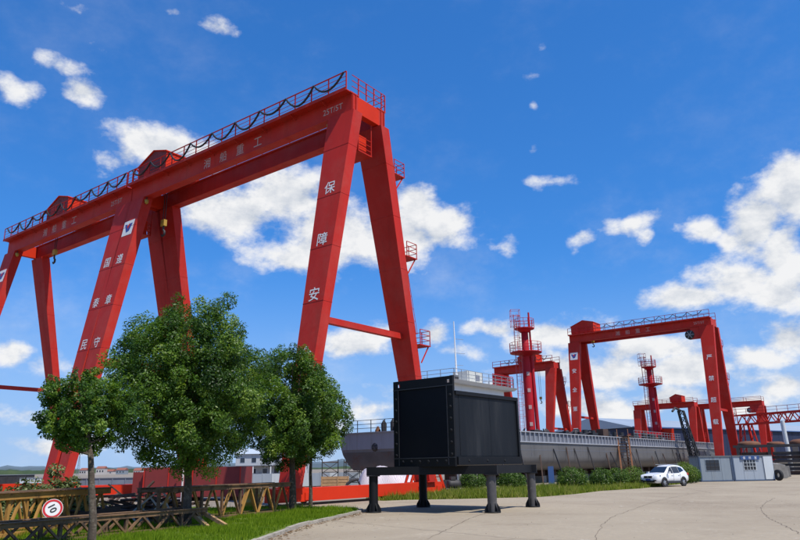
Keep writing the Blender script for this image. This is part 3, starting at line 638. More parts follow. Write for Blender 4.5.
# ribbed bulwark along the near side and round the stern
bul = MB().box(0.2, LEN, .10, .16, ZD, ZD + .95).build('bulwark', BULWM, ship)
MB().box(0.0, LEN, -.10, .30, ZD + .95, ZD + 1.05).build('cap_rail', LEDGE, bul)
MB().box(0.0, LEN, -.14, .2, ZD - .12, ZD).build('rubbing_strake', LEDGE, bul)
sm = MB().box(-.06, .06, -.10, .10, ZD, ZD + .95).mesh('stiffener')
for i in range(int(LEN / 1.05)): link('stiffener', sm, LEDGE, bul, (.4 + i * 1.05, 0, 0))
sm = MB().box(-.02, .02, -.012, .0, 2.9, ZD - .12).mesh('shell_seam')
for i in range(14): link('shell_seam', sm, HULLM, hull, (8 + i * 6.0, 0, 0))
for i in range(9):
    MB().box(3 + i * 10.2, 3.03 + i * 10.2, -.02, -.004, 2.9, ZD - .13).build('plate_butt', BULWM, hull)
MB().box(2, LEN - 2, -.015, -.002, 3.55, 3.58).build('plate_seam', BULWM, hull)
sb = MB().box(-1.66, -1.58, .9, BEAM - .9, 3.75, ZD + .9).build('stern_bulwark', BULWM, ship)
MB().box(-1.8, -1.4, .8, BEAM - .8, ZD + .9, ZD + 1.0).build('cap_rail', BULWM, sb)
mb = MB()   # stern handrail
for i in range(8): mb.beam((-1.5, 1.2 + i * 1.8, ZD + 1.0), (-1.5, 1.2 + i * 1.8, ZD + 2.2), .06)
for z in (1.4, 1.8, 2.2): mb.beam((-1.5, 1.2, ZD + z), (-1.5, 13.8, ZD + z), .05)
mb.build('stern_railing', DSTEEL, ship)
for y, h, m in ((9.4, 2.2, BLK), (8.2, 2.3, BLK), (10.2, 1.6, RUST), (7.2, 2.1, YEL), (7.8, 1.9, DRED)):
    MB().lathe([(.3, 0), (.34, .1), (.26, .5), (.3, h - .4), (.12, h - .1), (.1, h)], (-.4, y, ZD), 10).build('ventilator', m, ship)
# wheelhouse
dh = MB().box(1.6, 12.2, 2.4, 7.6, ZD + .05, 10.05).build('wheelhouse', WHITE, ship)
rf = MB().hexa([(1.2, 1.7, 9.95), (13.4, 1.7, 9.95), (13.4, 8.2, 9.95), (1.2, 8.2, 9.95), (.9, 1.4, 10.25), (13.7, 1.4, 10.25), (13.7, 8.5, 10.25), (.9, 8.5, 10.25)]).build('roof', WHITE, dh)
for i in range(6):
    for z in (5.6, 8.1):
        w = MB().box(2.3 + i * 1.65, 3.3 + i * 1.65, 2.36, 2.40, z, z + .95).build('window', GLASSM, dh)
for i in range(3):
    for z in (5.6, 8.1): MB().box(1.56, 1.6, 2.9 + i * 1.6, 3.9 + i * 1.6, z, z + .95).build('window', GLASSM, dh)
mb = MB()
for a, b in (((1.2, 1.7), (13.3, 1.7)), ((1.2, 1.7), (1.2, 8.2)), ((13.3, 1.7), (13.3, 8.2)), ((1.2, 8.2), (13.3, 8.2))):
    m = int(max(abs(b[0] - a[0]), abs(b[1] - a[1])) / 1.3)
    for i in range(m + 1): q = (a[0] + (b[0] - a[0]) * i / m, a[1] + (b[1] - a[1]) * i / m); mb.beam((*q, 10.25), (*q, 11.35), .05)
    for z in (10.6, 10.95, 11.35): mb.beam((*a, z), (*b, z), .045)
mb.build('roof_railing', STEEL, dh)
mb = MB()
for i in range(9): mb.beam((8.8 + i * .55, 1.75, 10.25), (8.8 + i * .55, 1.75, 11.5), .06)
for z in (10.7, 11.1, 11.5): mb.beam((8.8, 1.75, z), (13.3, 1.75, z), .06)
mb.build('painted_railing', CRIM, dh)
bx_ = MB().box(5.4, 8.4, 2.8, 4.6, 10.25, 11.6).build('roof_locker', mat('pale_grey_paint', (.55, .55, .5), .6), dh)
MB().box(7.1, 7.8, 2.77, 2.8, 10.7, 11.3).build('hatch', BULWM, bx_)
mst = MB().tube((4.9, 3.8, 10.25), (4.7, 3.8, 16.9), .11, .05, 8).build('mast', WHITE, dh)
for z, l in ((15.0, 1.1), (13.5, 1.3), (12.2, .9)): MB().beam((4.7, 3.8, z), (4.9 + l, 3.5, z + .05), .04).build('antenna', STEEL, mst)
MB().box(2.6, 3.4, 2.6, 3.2, 10.25, 10.9).build('searchlight', DSTEEL, dh)

def tower(x, y, zt, k=1.):
    """crimson column with two railed lookout decks and a caged ladder on its left"""
    T = empty('tower', (x, y, 0)); T.parent = ship; T.rotation_euler = (0, 0, -math.atan2(.793, .609))
    r = .60 * k; p2, p1 = zt - 5.2 * k, zt - 1.9 * k
    MB().lathe([(r, ZD + .05), (r, p2 - 1.5), (r * .9, p2 - 1.0), (r * .82, p2)], n=18).build('column', CRIM, T)
    MB().lathe([(r * .82, p2), (r * .78, p1 + .1), (.1, p1 + .12)], n=18).build('upper_column', CRIM, T)
    MB().tube((r * 1.5, -.2, ZD + 1.2), (r * 1.15, -.2, p2 - .6), .28, .22, 8).build('side_pipe', CRIM, T)
    MB().tube((r * 1.25, .1, p2), (r * 1.2, .1, zt + .35), .14, .12, 6).build('vent_pipe', CRIM, T)
    for z, rr in ((p2, 2.15 * k), (p1, 1.35 * k)):
        d = MB().lathe([(r, z - .55), (rr * .75, z - .18), (rr, z - .12), (rr, z), (r * .5, z + .01)], n=18).build('lookout_deck', CRIM, T)
        mb = MB(); N = 14; P = [(rr * math.cos(2 * math.pi * i / N), rr * math.sin(2 * math.pi * i / N)) for i in range(N)]
        for i in range(N):
            mb.beam((*P[i], z), (*P[i], z + 1.25), .055)
            for dz in (.45, .85, 1.25): mb.beam((*P[i], z + dz), (*P[(i + 1) % N], z + dz), .045)
        mb.build('railing', CRIM, d)
    mb = MB(); lx = -r * 1.9
    for dx in (-.28, .28): mb.beam((lx + dx, -.3, ZD), (lx + dx, -.3, p1 + 1.9), .06)
    for i in range(int((p1 - ZD) / .5)): mb.beam((lx - .28, -.3, ZD + i * .5), (lx + .28, -.3, ZD + i * .5), .035)
    lad = mb.build('ladder', CRIM, T)
    mb = MB()
    for i in range(int((p1 + 1.8 - ZD - 2) / 1.5) + 1):
        z = ZD + 2.2 + i * 1.5
        mb.path([(lx + .42 * math.cos(q) , -.3 - .62 * math.sin(q), z) for q in np.linspace(0, math.pi, 8)], .022, 4)
        mb.beam((lx + .28, -.3, z), (-r * .7, -.1, z), .05)
    for q in (.3, 1.57, 2.84): mb.beam((lx + .42 * math.cos(q), -.3 - .62 * math.sin(q), ZD + 2.2), (lx + .42 * math.cos(q), -.3 - .62 * math.sin(q), p1 + 1.9), .04)
    mb.build('ladder_cage', mat('pale_red_steel', (.45, .07, .08), .6) if 'pale_red_steel' not in MATS else MATS['pale_red_steel'], lad)
    mb = MB(); a = Vector((lx, -.3, p1 + .2))
    for dx in (-.7, .5): 
        for dy in (-.5, .5): mb.beam(a + Vector((dx, dy, 0)), a + Vector((dx, dy, 2.3)), .05)
    for z in (0, .8, 1.5, 2.3):
        for p, q in (((-.7, -.5), (.5, -.5)), ((.5, -.5), (.5, .5)), ((.5, .5), (-.7, .5)), ((-.7, .5), (-.7, -.5))): mb.beam(a + Vector((*p, z)), a + Vector((*q, z)), .045)
    mb.build('crow_basket', MATS['pale_red_steel'], T)
    for i in range(4): MB().box(-.2, .2, -r - .015, -r + .2, p2 - 3.2 - i * 2.2, p2 - 2.7 - i * 2.2).build('marker_plate', MATS['faded_lettering'], T)
    return T
tower(28.0, 7.5, 21.9)
t2 = tower(78.4, 7.5, 21.7, 1.0)
MB().box(-4.6, 1.2, -2.2, 2.2, ZD + .05, ZD + 3.0).build('tower_house', CRIM, t2)
MB().box(.9, 2.6, -2.0, 1.0, ZD + .05, ZD + 3.6).build('boiler_casing', RED2, t2)
# deck machinery standing behind the bulwark
rr_ = random.Random(11)
def winch(x, y, s, m):
    w = MB(); w.box(x - .8 * s, x + .8 * s, y - .6 * s, y + .6 * s, ZD + .05, ZD + .9 * s)
    w.lathe([(.05, -.7 * s), (.62 * s, -.7 * s), (.62 * s, -.6 * s), (.34 * s, -.6 * s), (.34 * s, .6 * s), (.62 * s, .6 * s), (.62 * s, .7 * s), (.05, .7 * s)], (x, y, ZD + 1.25 * s), 14, 'y')
    w.tube((x + .5 * s, y, ZD + .5), (x + .5 * s, y, ZD + 1.9 * s), .09, .07, 6)
    return w.build('winch', m, ship)
for i in range(34):
    x = 14.5 + i * 1.55 + rr_.uniform(-.5, .5)
    if 24 < x < 31 and False: continue
    winch(x, rr_.uniform(1.2, 4.0), rr_.uniform(.4, .95), rr_.choice((DSTEEL, BLK, DRUST, DSTEEL, RUST)))
for i in range(7):
    x = 30 + i * 2.6; MB().tube((x, 2.0, ZD + .05), (x, 2.0, ZD + 1.9), .42, .36, 10).build('bollard', BLK, ship)
for i in range(26):
    x = 15 + i * 2.0 + rr_.uniform(-.8, .8); h_ = rr_.uniform(1.1, 2.1); w_ = rr_.uniform(.3, 1.0)
    (MB().box(x - w_, x + w_, 1.0, 1.0 + rr_.uniform(.4, 1.2), ZD + .05, ZD + h_) if i % 2 else MB().beam((x - w_ * 1.6, 1.2, ZD + 1.0 + rr_.uniform(0, .5)), (x + w_ * 1.6, 1.6, ZD + 1.0 + rr_.uniform(.1, .7)), .16)).build(('deck_box', 'loose_pipe')[1 - i % 2], rr_.choice((DSTEEL, DRUST, BLK)), ship)
mb = MB()
for i in range(17):
    x = 47 + i * 1.4; mb.beam((x, .6, ZD + 1.0), (x, .6, ZD + 2.2), .06)
for z in (1.4, 1.8, 2.2): mb.beam((47, .6, ZD + z), (69.4, .6, ZD + z), .05)
mb.build('deck_railing', STEEL, ship)
for x, w, h in ((47, 2.2, 1.6), (67, 1.6, 1.7), (57, 2.0, 1.2)): MB().box(x, x + w, 3, 5, ZD + .05, ZD + h).build('deck_locker', BULWM, ship)
# hull blocks under the bottom, and slanted shores along the bilge
for i in range(30):
    x = 2 + i * 3.05
    o = empty('keel_block', tuple(Vector((QX, QY, 0)) + Vector((.609, .793, 0)) * x + Vector((-.793, .609, 0)) * 2.9), math.atan2(.793, .609))
    tag(o, 'timber topped concrete keel block in the shaded row under the grey ship', 'block', 'keel blocks under the ship')
    MB().box(-.5, .5, -.7, .7, 0, .75).build('concrete_base', KST, o); MB().box(-.42, .42, -.6, .6, .75, 1.41).build('timber', DRUST, o)
for i in range(24):
    x = 4 + i * 3.5 + rr_.uniform(-1.5, 1.5); p = Vector((QX, QY, 0)) + Vector((.609, .793, 0)) * x
    o = MB().beam((0, -1.0 + rr_.uniform(-.3, .5), 0), (rr_.uniform(-1.2, 1.2), -.02, rr_.uniform(2.9, 4.2)), rr_.uniform(.07, .12)).build('hull_shore', (DRUST, DSTEEL, DSTEEL, DRUST, BLK)[i % 5], None, p, math.atan2(.793, .609))
    tag(o, 'slanting steel shore propping the side of the grey ship', 'shore', 'shores along the hull')
SHM = Matrix.Translation((QX, QY, 0)) @ Matrix.Rotation(math.atan2(.793, .609), 4, 'Z')
# rusty boarding stairs against the hull
gw = empty('boarding_stairs', SHM @ Vector((38.0, -2.4, 0)), math.atan2(.793, .609)); tag(gw, 'rusty steel boarding stairs leaning against the middle of the ship', 'stairs')
a0 = Vector((-1.2, 0, 0)); a1 = Vector((2.6, 1.6, 5.6)); w = Vector((-.9, 1.2, 0))
for q in (Vector((0, 0, 0)), w): MB().beam(a0 + q, a1 + q, .2, .4).build('stringer', RUST, gw)
for q in (Vector((0, 0, .95)), w + Vector((0, 0, .95))): MB().beam(a0 + q, a1 + q, .07).build('handrail', RUST, gw)
for i in range(14):
    c = a0.lerp(a1, (i + .5) / 14); MB().beam(c, c + w, .36, .08).build('tread', DRUST, gw)
for t in (.15, .5, .85):
    c = a0.lerp(a1, t); MB().beam(c, c + Vector((0, 0, .95)), .06).build('handrail_post', RUST, gw)
    MB().beam((c.x, c.y + .4, 0), c + Vector((0, .4, 0)), .14).build('stair_leg', RUST, gw)
MB().box(2.2, 3.8, 1.2, 2.6, 5.55, 5.65).build('landing', DRUST, gw)
# black lattice access tower / boom further right
lt = empty('lattice_boom', SHM @ Vector((66.5, -2.6, 0)), math.atan2(.793, .609)); tag(lt, 'black lattice boom standing against the ship below the right tower', 'lattice boom')
for k_, (bx0, by0, tx, ty, zt_, w_) in enumerate(((0, 0, -2.6, 1.0, 10.2, 1.3), (2.2, .5, 1.2, 1.3, 6.4, 1.4))):
    cs = [Vector((sx * w_ / 2, sy * w_ / 2, 0)) for sx, sy in ((-1, -1), (1, -1), (1, 1), (-1, 1))]
    B_ = Vector((bx0, by0, 0)); T_ = Vector((tx, ty, zt_))
    for c in cs: MB().beam(B_ + c, T_ + c * .6, .16).build('chord', BLK, lt)
    mb = MB(); m = int(zt_ / 1.1)
    for i in range(m):
        for j in range(4):
            p = lambda t, c: B_.lerp(T_, t) + c * (1 - .4 * t)
            mb.beam(p(i / m, cs[j]), p((i + 1) / m, cs[(j + 1) % 4]), .09); mb.beam(p((i + 1) / m, cs[j]), p((i + 1) / m, cs[(j + 1) % 4]), .08)
    mb.build('bracing', BLK, lt)
MB().path([(-2.6, 1, 10.2), (-4.2, 1.4, 10.6), (-5.2, 1.6, 10.0)], .18, 6).build('boom_head', DSTEEL, lt)

# ================================================================== black steel box on its trestle
BLKP = mat('black_steel_plate', (.006, .0075, .010), .55, .0, spec=.25, var=.25, scale=.8, dirt=(.045, .048, .052), dscale=.9, dlo=.45, dhi=.8, streak=True, bump=.15, bscale=6, damt=.5)
BLKF = mat('black_frame', (.007, .0075, .009), .6, spec=.25, var=.2, scale=2.)
box_ = empty('steel_box', (2.34, 31.6, 0), R(50)); tag(box_, 'big black steel box with a tall flanged front plate raised on a trestle', 'box')
# local x: along the right-hand side (away), local y: along the front to the left
Wd, Dp, Z0, Z1, ZF = 3.55, 5.44, 2.06, 5.28, 5.98
body = MB().box(.06, Dp, .03, Wd - .12, Z0, Z1).build('body', BLKP, box_)
fp = MB().box(-.02, .06, .35, Wd - .32, Z0 + .32, ZF - .42).build('front_plate', mat('front_sheet', (.004, .005, .009), .6, spec=.2, var=.15, scale=.7, dirt=(.008, .009, .012), dscale=.8), box_)
def holed(x0, x1, y0, y1, z0, z1, holes, ax):
    return MB().box(x0, x1, y0, y1, z0, z1)
for nm, y0, y1, z0, z1 in (('flange', 0, .35, Z0, ZF - .42), ('flange', Wd - .32, Wd, Z0, ZF - .42), ('flange', .0, Wd, Z0 - .06, Z0 + .0)):
    MB().box(-.07, .07, y0, y1, z0, z1).build(nm, BLKF, box_)
MB().box(-.07, .07, .35, Wd - .32, Z0, Z0 + .32).build('flange', BLKF, box_)
# the top flange stands free of the box: a strip pierced by two lifting holes
tf = MB()
for y0, y1, z0, z1 in ((0, Wd, ZF - .14, ZF), (0, Wd, ZF - .42, ZF - .30), (0, .18, ZF - .30, ZF - .14), (.40, Wd - .42, ZF - .30, ZF - .14), (Wd - .20, Wd, ZF - .30, ZF - .14)): tf.box(-.07, .07, y0, y1, z0, z1)
tf.build('top_flange', BLKF, box_)
for y in (.35, Wd - .32):
    MB().box(-.085, -.07, y - .02, y + .02, Z0, ZF - .42).build('weld_rib', mat('worn_edge', (.035, .035, .04), .5) if 'worn_edge' not in MATS else MATS['worn_edge'], box_)
MB().box(-.085, -.07, 0, Wd, ZF - .44, ZF - .40).build('weld_rib', MATS['worn_edge'], box_)
MB().box(-.085, -.07, 0, Wd, Z0 + .30, Z0 + .34).build('weld_rib', MATS['worn_edge'], box_)
hole = MB().lathe([(.01, -.012), (.075, -.012), (.075, 0), (.01, 0)], (0, 0, 0), 10, 'x').mesh('bolt_hole')
BH = mat('hole_black', (.003, .003, .004), .8)
for y in (.17, Wd - .16):
    for z in np.arange(Z0 + .45, ZF - .5, .52): link('bolt_hole', hole, BH, box_, (-.07, y, z))
for y in np.arange(.5, Wd - .3, .5): link('bolt_hole', hole, BH, box_, (-.07, y, Z0 + .16))
# side sheet: welded panels, top angle and bottom angle
for i in range(2):
    MB().box(.40 + i * 2.52, 2.905 + i * 2.46, .02, .03, Z0 + .38, Z1 - .16).build('side_panel', BLKP, box_)
MB().box(.08, Dp + .04, -.06, .03, Z1 - .14, Z1 + .03).build('top_angle', BLKF, box_)
MB().box(.08, Dp + .04, -.08, .03, Z0, Z0 + .34).build('bottom_angle', BLKF, box_)
MB().box(Dp - .1, Dp + .05, -.05, .03, Z0 + .34, Z1 - .14).build('corner_angle', BLKF, box_)
for x in (.9, 2.4, 3.9): link('bolt_hole', MB().lathe([(.01, -.012), (.06, -.012), (.06, 0), (.01, 0)], (0, 0, 0), 10, 'y').mesh('bolt_hole'), BH, box_, (x, -.08, Z0 + .17))
# trestle
tr = empty('trestle'); tag(tr, 'low black steel trestle with four round legs carrying the black box', 'trestle')
GREYL = mat('worn_grey_paint', (.075, .07, .068), .6, .1, var=.3, scale=2.5, dirt=(.2, .18, .16), dscale=3., dlo=.55, dhi=.75)
LG = {'nl': Vector((-1.4, 33.6, 0)), 'nr': Vector((3.9, 32.1, 0)), 'fr': Vector((6.35, 35.9, 0)), 'fl': Vector((1.0, 37.4, 0))}
for kx, p in LG.items():
    lg = MB().tube(p + Vector((0, 0, .06)), p + Vector((0, 0, 1.62)), .21, .21, 16).build('leg', GREYL if kx in ('nr', 'fr') else BLKF, tr)
    MB().lathe([(.30, .0), (.36, .0), (.36, .06), (.02, .06)], p, 12).build('foot_plate', BLKF, lg)
    for a in range(6):
        d = Vector((math.cos(a * 1.047), math.sin(a * 1.047), 0)); t_ = Vector((-d.y, d.x, 0)) * .015
        q = [p + d * .2 + Vector((0, 0, .06)), p + d * .36 + Vector((0, 0, .06)), p + d * .34 + Vector((0, 0, .18)), p + d * .2 + Vector((0, 0, .42))]
        MB().hexa([x - t_ for x in q] + [x + t_ for x in q]).build('gusset', BLKF, lg)
    MB().box(p.x - .3, p.x + .3, p.y - .3, p.y + .3, 1.6, 1.64).build('cap_plate', BLKF, lg)
up = Vector((0, 0, 1.83))
for a, b in (('nl', 'nr'), ('nr', 'fr'), ('fr', 'fl'), ('fl', 'nl')):
    d = (LG[b] - LG[a]).normalized() * .3
    MB().beam(LG[a] - d * (a in ('nl', 'fr')) + d * .5 * (a in ('nr', 'fl')) + up, LG[b] + d * (b in ('nr', 'fl')) - d * .5 * (b in ('fr', 'nl')) + up, .26, .37 if a in ('nl', 'fr') else .36).build('beam', BLKF, tr)
for t in (.3, .55, .8):
    a = LG['nl'].lerp(LG['fl'], t); b = LG['nr'].lerp(LG['fr'], t); d = (b - a).normalized() * .14
    MB().beam(a + d + Vector((0, 0, 1.865)), b - d + Vector((0, 0, 1.865)), .2, .26).build('cross_beam', BLKF, tr)

# ================================================================== white SUV
CARW = mat('car_white', (.78, .78, .77), .25, var=.02, coat=.6)
TYRE = mat('tyre', (.015, .015, .016), .8); RIM = mat('alloy', (.55, .56, .58), .3, .8)
PLAST = mat('black_plastic', (.02, .02, .022), .5); LAMP = mat('lamp_glass', (.25, .28, .32), .1, .3); PLATE = mat('blue_plate', (.03, .06, .3), .4)
def suv(loc, rz):
    c = empty('parked_car', loc, rz); tag(c, 'white compact SUV parked on the road edge beside the hedge', 'car')
    stn = [(2.30, .42, .66, .60, .52), (2.25, .35, .84, .78, .70), (2.08, .30, .95, .87, .78), (1.6, .28, 1.02, .91, .80), (1.02, .28, 1.09, .92, .78), (.66, .28, 1.31, .92, .69), (.28, .28, 1.53, .92, .63), (-.08, .28, 1.645, .92, .60), (-.7, .28, 1.69, .92, .59), (-1.35, .28, 1.65, .91, .57), (-1.80, .29, 1.53, .90, .56), (-2.06, .32, 1.26, .88, .62), (-2.22, .36, 1.04, .84, .70), (-2.31, .46, .80, .76, .66)]
    mb = MB(); vs = []; m = 0
    for x, zb, zt, w, wt in stn:
        sh = min(zt - .03, .98); half = [(w * .80, zb), (w * .97, zb + .10), (w, zb + (sh - zb) * .55), (w * .965, sh), (wt + .03, zt - .05 if zt > 1.1 else zt - .015), (wt * .8, zt - .005), (0, zt + .015)]
        sec = half + [(-y, z) for y, z in half[-2::-1]]; m = len(sec); vs += [(x, y, z) for y, z in sec]
    mb.add(vs, [(i * m + k, (i + 1) * m + k, (i + 1) * m + k + 1, i * m + k + 1) for i in range(len(stn) - 1) for k in range(m - 1)], True)
    mb.add(vs, [(i * m, i * m + m - 1, (i + 1) * m + m - 1, (i + 1) * m) for i in range(len(stn) - 1)])
    mb.add(vs[:m], [tuple(range(m))]); mb.add(vs[-m:], [tuple(range(m))[::-1]])
    body = mb.build('body', CARW, c)
    def sidey(x, z):   # skin of the greenhouse
        xs = [s[0] for s in stn][::-1]; zt = np.interp(x, xs, [s[2] for s in stn][::-1]); w = np.interp(x, xs, [s[3] for s in stn][::-1]) * .965; wt = np.interp(x, xs, [s[4] for s in stn][::-1]) + .03
        f = (z - .98) / max(zt - .05 - .98, .05); return w + (wt - w) * min(max(f, 0), 1) + .012
    for s in (1, -1):
        for poly in ([(.78, 1.04), (.0, 1.03), (.0, 1.54), (.22, 1.47)], [(-.05, 1.03), (-.92, 1.05), (-.92, 1.55), (-.05, 1.55)], [(-.97, 1.06), (-1.72, 1.22), (-1.5, 1.45), (-.97, 1.54)]):
            MB().add([(x, s * sidey(x, z), z) for x, z in poly], [(0, 1, 2, 3)]).build('side_window', GLASSM, body)
        MB().box(.72, .88, s * .93 - .1 + .1 * s, s * .93 + .1 + .1 * s, 1.02, 1.17).build('mirror', CARW, body)
        d = MB().add([(x, s * (.93), z) for x, z in ((1.0, .45), (.02, .45), (.02, .47), (1.0, .47))], [(0, 1, 2, 3)]).build('door_seam', PLAST, body)
        for x in (.02, 1.0, -.95): MB().box(x - .006, x + .006, s * .915 - .012, s * .915 + .012, .47, .97).build('door_seam', PLAST, body)
        for x in (.2, -.75): MB().box(x - .1, x + .1, s * .915 - .03, s * .915 + .03, .86, .90).build('door_handle', CARW, body)
        MB().box(-1.0, 1.0, s * .90 - .05, s * .90 + .05, .27, .42).build('sill_cladding', PLAST, body)
        hl = MB().hexa([(2.18, s * .42, .80), (1.78, s * .90, .84), (1.80, s * .91, .92), (2.14, s * .45, .90), (2.27, s * .42, .80), (1.86, s * .935, .84), (1.84, s * .925, .93), (2.20, s * .45, .90)]).build('headlight', LAMP, body)
        MB().box(2.2, 2.31, s * .62 - .12, s * .62 + .12, .46, .56).build('fog_lamp', PLAST, body)
        MB().box(-2.24, -2.02, s * .80 - .07, s * .80 + .07, .86, 1.04).build('tail_light', mat('tail_red', (.4, .01, .01), .2) if 'tail_red' not in MATS else MATS['tail_red'], body)
        MB().beam((.3, s * .56, 1.72), (-1.4, s * .54, 1.73), .035).build('roof_rail', STEEL, body)
        for x in (1.36, -1.34):
            ar = MB().lathe([(.34, -.02), (.41, -.02), (.41, .015), (.34, .015)], (x, s * .918, .36), 20, 'y', False).build('wheel_arch', PLAST, body)
            w = empty('wheel'); w.parent = c
            MB().lathe([(.20, -.11), (.31, -.115), (.345, -.07), (.345, .07), (.31, .115), (.20, .11)], (x, s * .84, .345), 22, 'y', False).build('tyre', TYRE, w)
            MB().lathe([(.02, -.06), (.23, -.075), (.23, .075), (.02, .06)], (x, s * .845, .345), 18, 'y').build('rim', RIM, w)
            for a in range(5):
                q = Vector((x, s * .935, .345)); e = Vector((math.cos(a * 1.2566), 0, math.sin(a * 1.2566)))
                MB().beam(q, q + e * .21, .05, .02, (0, 1, 0)).build('spoke', RIM, w)
    MB().add([(1.0, .74, 1.10), (1.0, -.74, 1.10), (.27, -.60, 1.535), (.27, .60, 1.535)], [(0, 1, 2, 3)]).build('windscreen', GLASSM, body).location = (.03, 0, .02)
    MB().add([(-1.82, .50, 1.54), (-1.82, -.50, 1.54), (-2.06, -.6, 1.20), (-2.06, .6, 1.20)], [(0, 1, 2, 3)]).build('rear_window', GLASSM, body).location = (-.03, 0, .01)
    MB().box(2.2, 2.325, -.38, .38, .70, .86).build('grille', PLAST, body)
    MB().box(2.22, 2.335, -.07, .07, .74, .84).build('badge', RIM, body)
    MB().box(2.16, 2.33, -.60, .60, .36, .52).build('lower_intake', PLAST, body)
    MB().box(2.30, 2.345, -.22, .22, .52, .64).build('number_plate', PLATE, body)
    return c
suv((22.9, 63.3, .008), math.atan2(-.585, -.81)).scale = (1.03, 1.02, 1.07)

# ================================================================== site cabins
CAB1 = mat('cabin_grey', (.24, .28, .31), .6, .1, var=.12, scale=1.2, dirt=(.14, .13, .12), dscale=1.1, streak=True, damt=.6)
CAB2 = mat('cabin_blue_grey', (.34, .385, .43), .6, .1, var=.08, scale=1.2, dirt=(.24, .24, .23), dscale=1.1, streak=True, damt=.5)
CABW = mat('cabin_white', (.56, .60, .61), .55, var=.06, dirt=(.4, .4, .37), dscale=1.2, streak=True, damt=.6)
BLUE = mat('blue_paint', (.035, .08, .21), .5, var=.1)
CTRIM = mat('cabin_trim', (.055, .085, .14), .6, var=.2, scale=2.)
def cabin(loc, rz, L, m, label, sign, white_end):
    c = empty('site_cabin', loc, rz); tag(c, label, 'cabin', 'site cabins'); Hc = 2.62; Dc = 2.4
    n = int(L / .95); wc = L / n
    for i in range(n):   # insulated wall panels
        MB().box(i * wc + .012, (i + 1) * wc - .012, 0, .06, .12, Hc - .12).build('wall_panel', m, c)
    MB().box(0, L, .06, Dc, .05, Hc - .05).build('shell', m, c)
    MB().box(-.06, L + .06, -.07, Dc + .05, Hc - .12, Hc).build('roof_edge', mat('cabin_roof', (.12, .13, .14), .7) if 'cabin_roof' not in MATS else MATS['cabin_roof'], c)
    MB().box(-.05, L + .05, -.06, Dc + .04, .02, .14).build('base_rail', CTRIM, c)
    for x in (0, L): MB().box(x - .07, x + .07, -.065, .08, .14, Hc - .12).build('corner_post', CTRIM, c)
    wx = L * (.42 if white_end else .40); ww = .62 if white_end else .72; wz = 1.15
    fr = MB().box(wx - ww - .07, wx + ww + .07, -.03, -.0, wz - .07, wz + 1.12).build('window', CABW if white_end else CAB1, c)
    MB().box(wx - ww, wx + ww, -.045, -.03, wz, wz + 1.05).build('pane', GLASSM, fr)
    k_ = 3 if white_end else 2
    for i in range(1, k_ + 1): MB().box(wx - ww + 2 * ww * i / (k_ + 1) - .02, wx - ww + 2 * ww * i / (k_ + 1) + .02, -.065, -.045, wz, wz + 1.05).build('bar', CABW if white_end else DSTEEL, fr)
    for i in range(1, 3): MB().box(wx - ww, wx + ww, -.085, -.065, wz + .35 * i - .02, wz + .35 * i + .02).build('bar', CABW if white_end else DSTEEL, fr)
    if sign:
        sg = MB().box(wx - .95, wx + 1.1, -.10, -.07, Hc - .46, Hc - .06).build('sign_board', BLUE, c)
        for i, ch in enumerate('值班室'): lettering(ch, (wx - .55 + i * .62, -.105, Hc - .26), (1, 0, 0), (0, 0, 1), .26, PALE if False else MATS['white_lettering'], sg)
    if white_end: MB().box(L - .95, L + .02, -.075, -.062, .16, Hc - .14).build('end_panel', CABW, c)
    return c
cabin((31.2, 75.6, 0), R(3), 3.42, CAB1, 'dark grey site cabin with a barred window, next to the SUV', False, False)
cabin((34.8, 75.8, 0), R(3), 4.25, CAB2, 'pale blue site cabin with a small blue sign above its window', True, True)
MB().lathe([(.05, -.3), (.62, -.3), (.62, -.22), (.5, -.2), (.5, .2), (.62, .22), (.62, .3), (.05, .3)], (0, 0, 0), 18, 'x')
sp = MB().lathe([(.25, -.14), (.5, -.15), (.56, -.1), (.56, .1), (.5, .15), (.25, .14)], (0, 0, .56), 20, 'x', False).build('old_tyre', TYRE, None, (39.35, 75.7, .004), R(20)); tag(sp, 'worn black tyre standing against the end of the pale cabin', 'tyre')

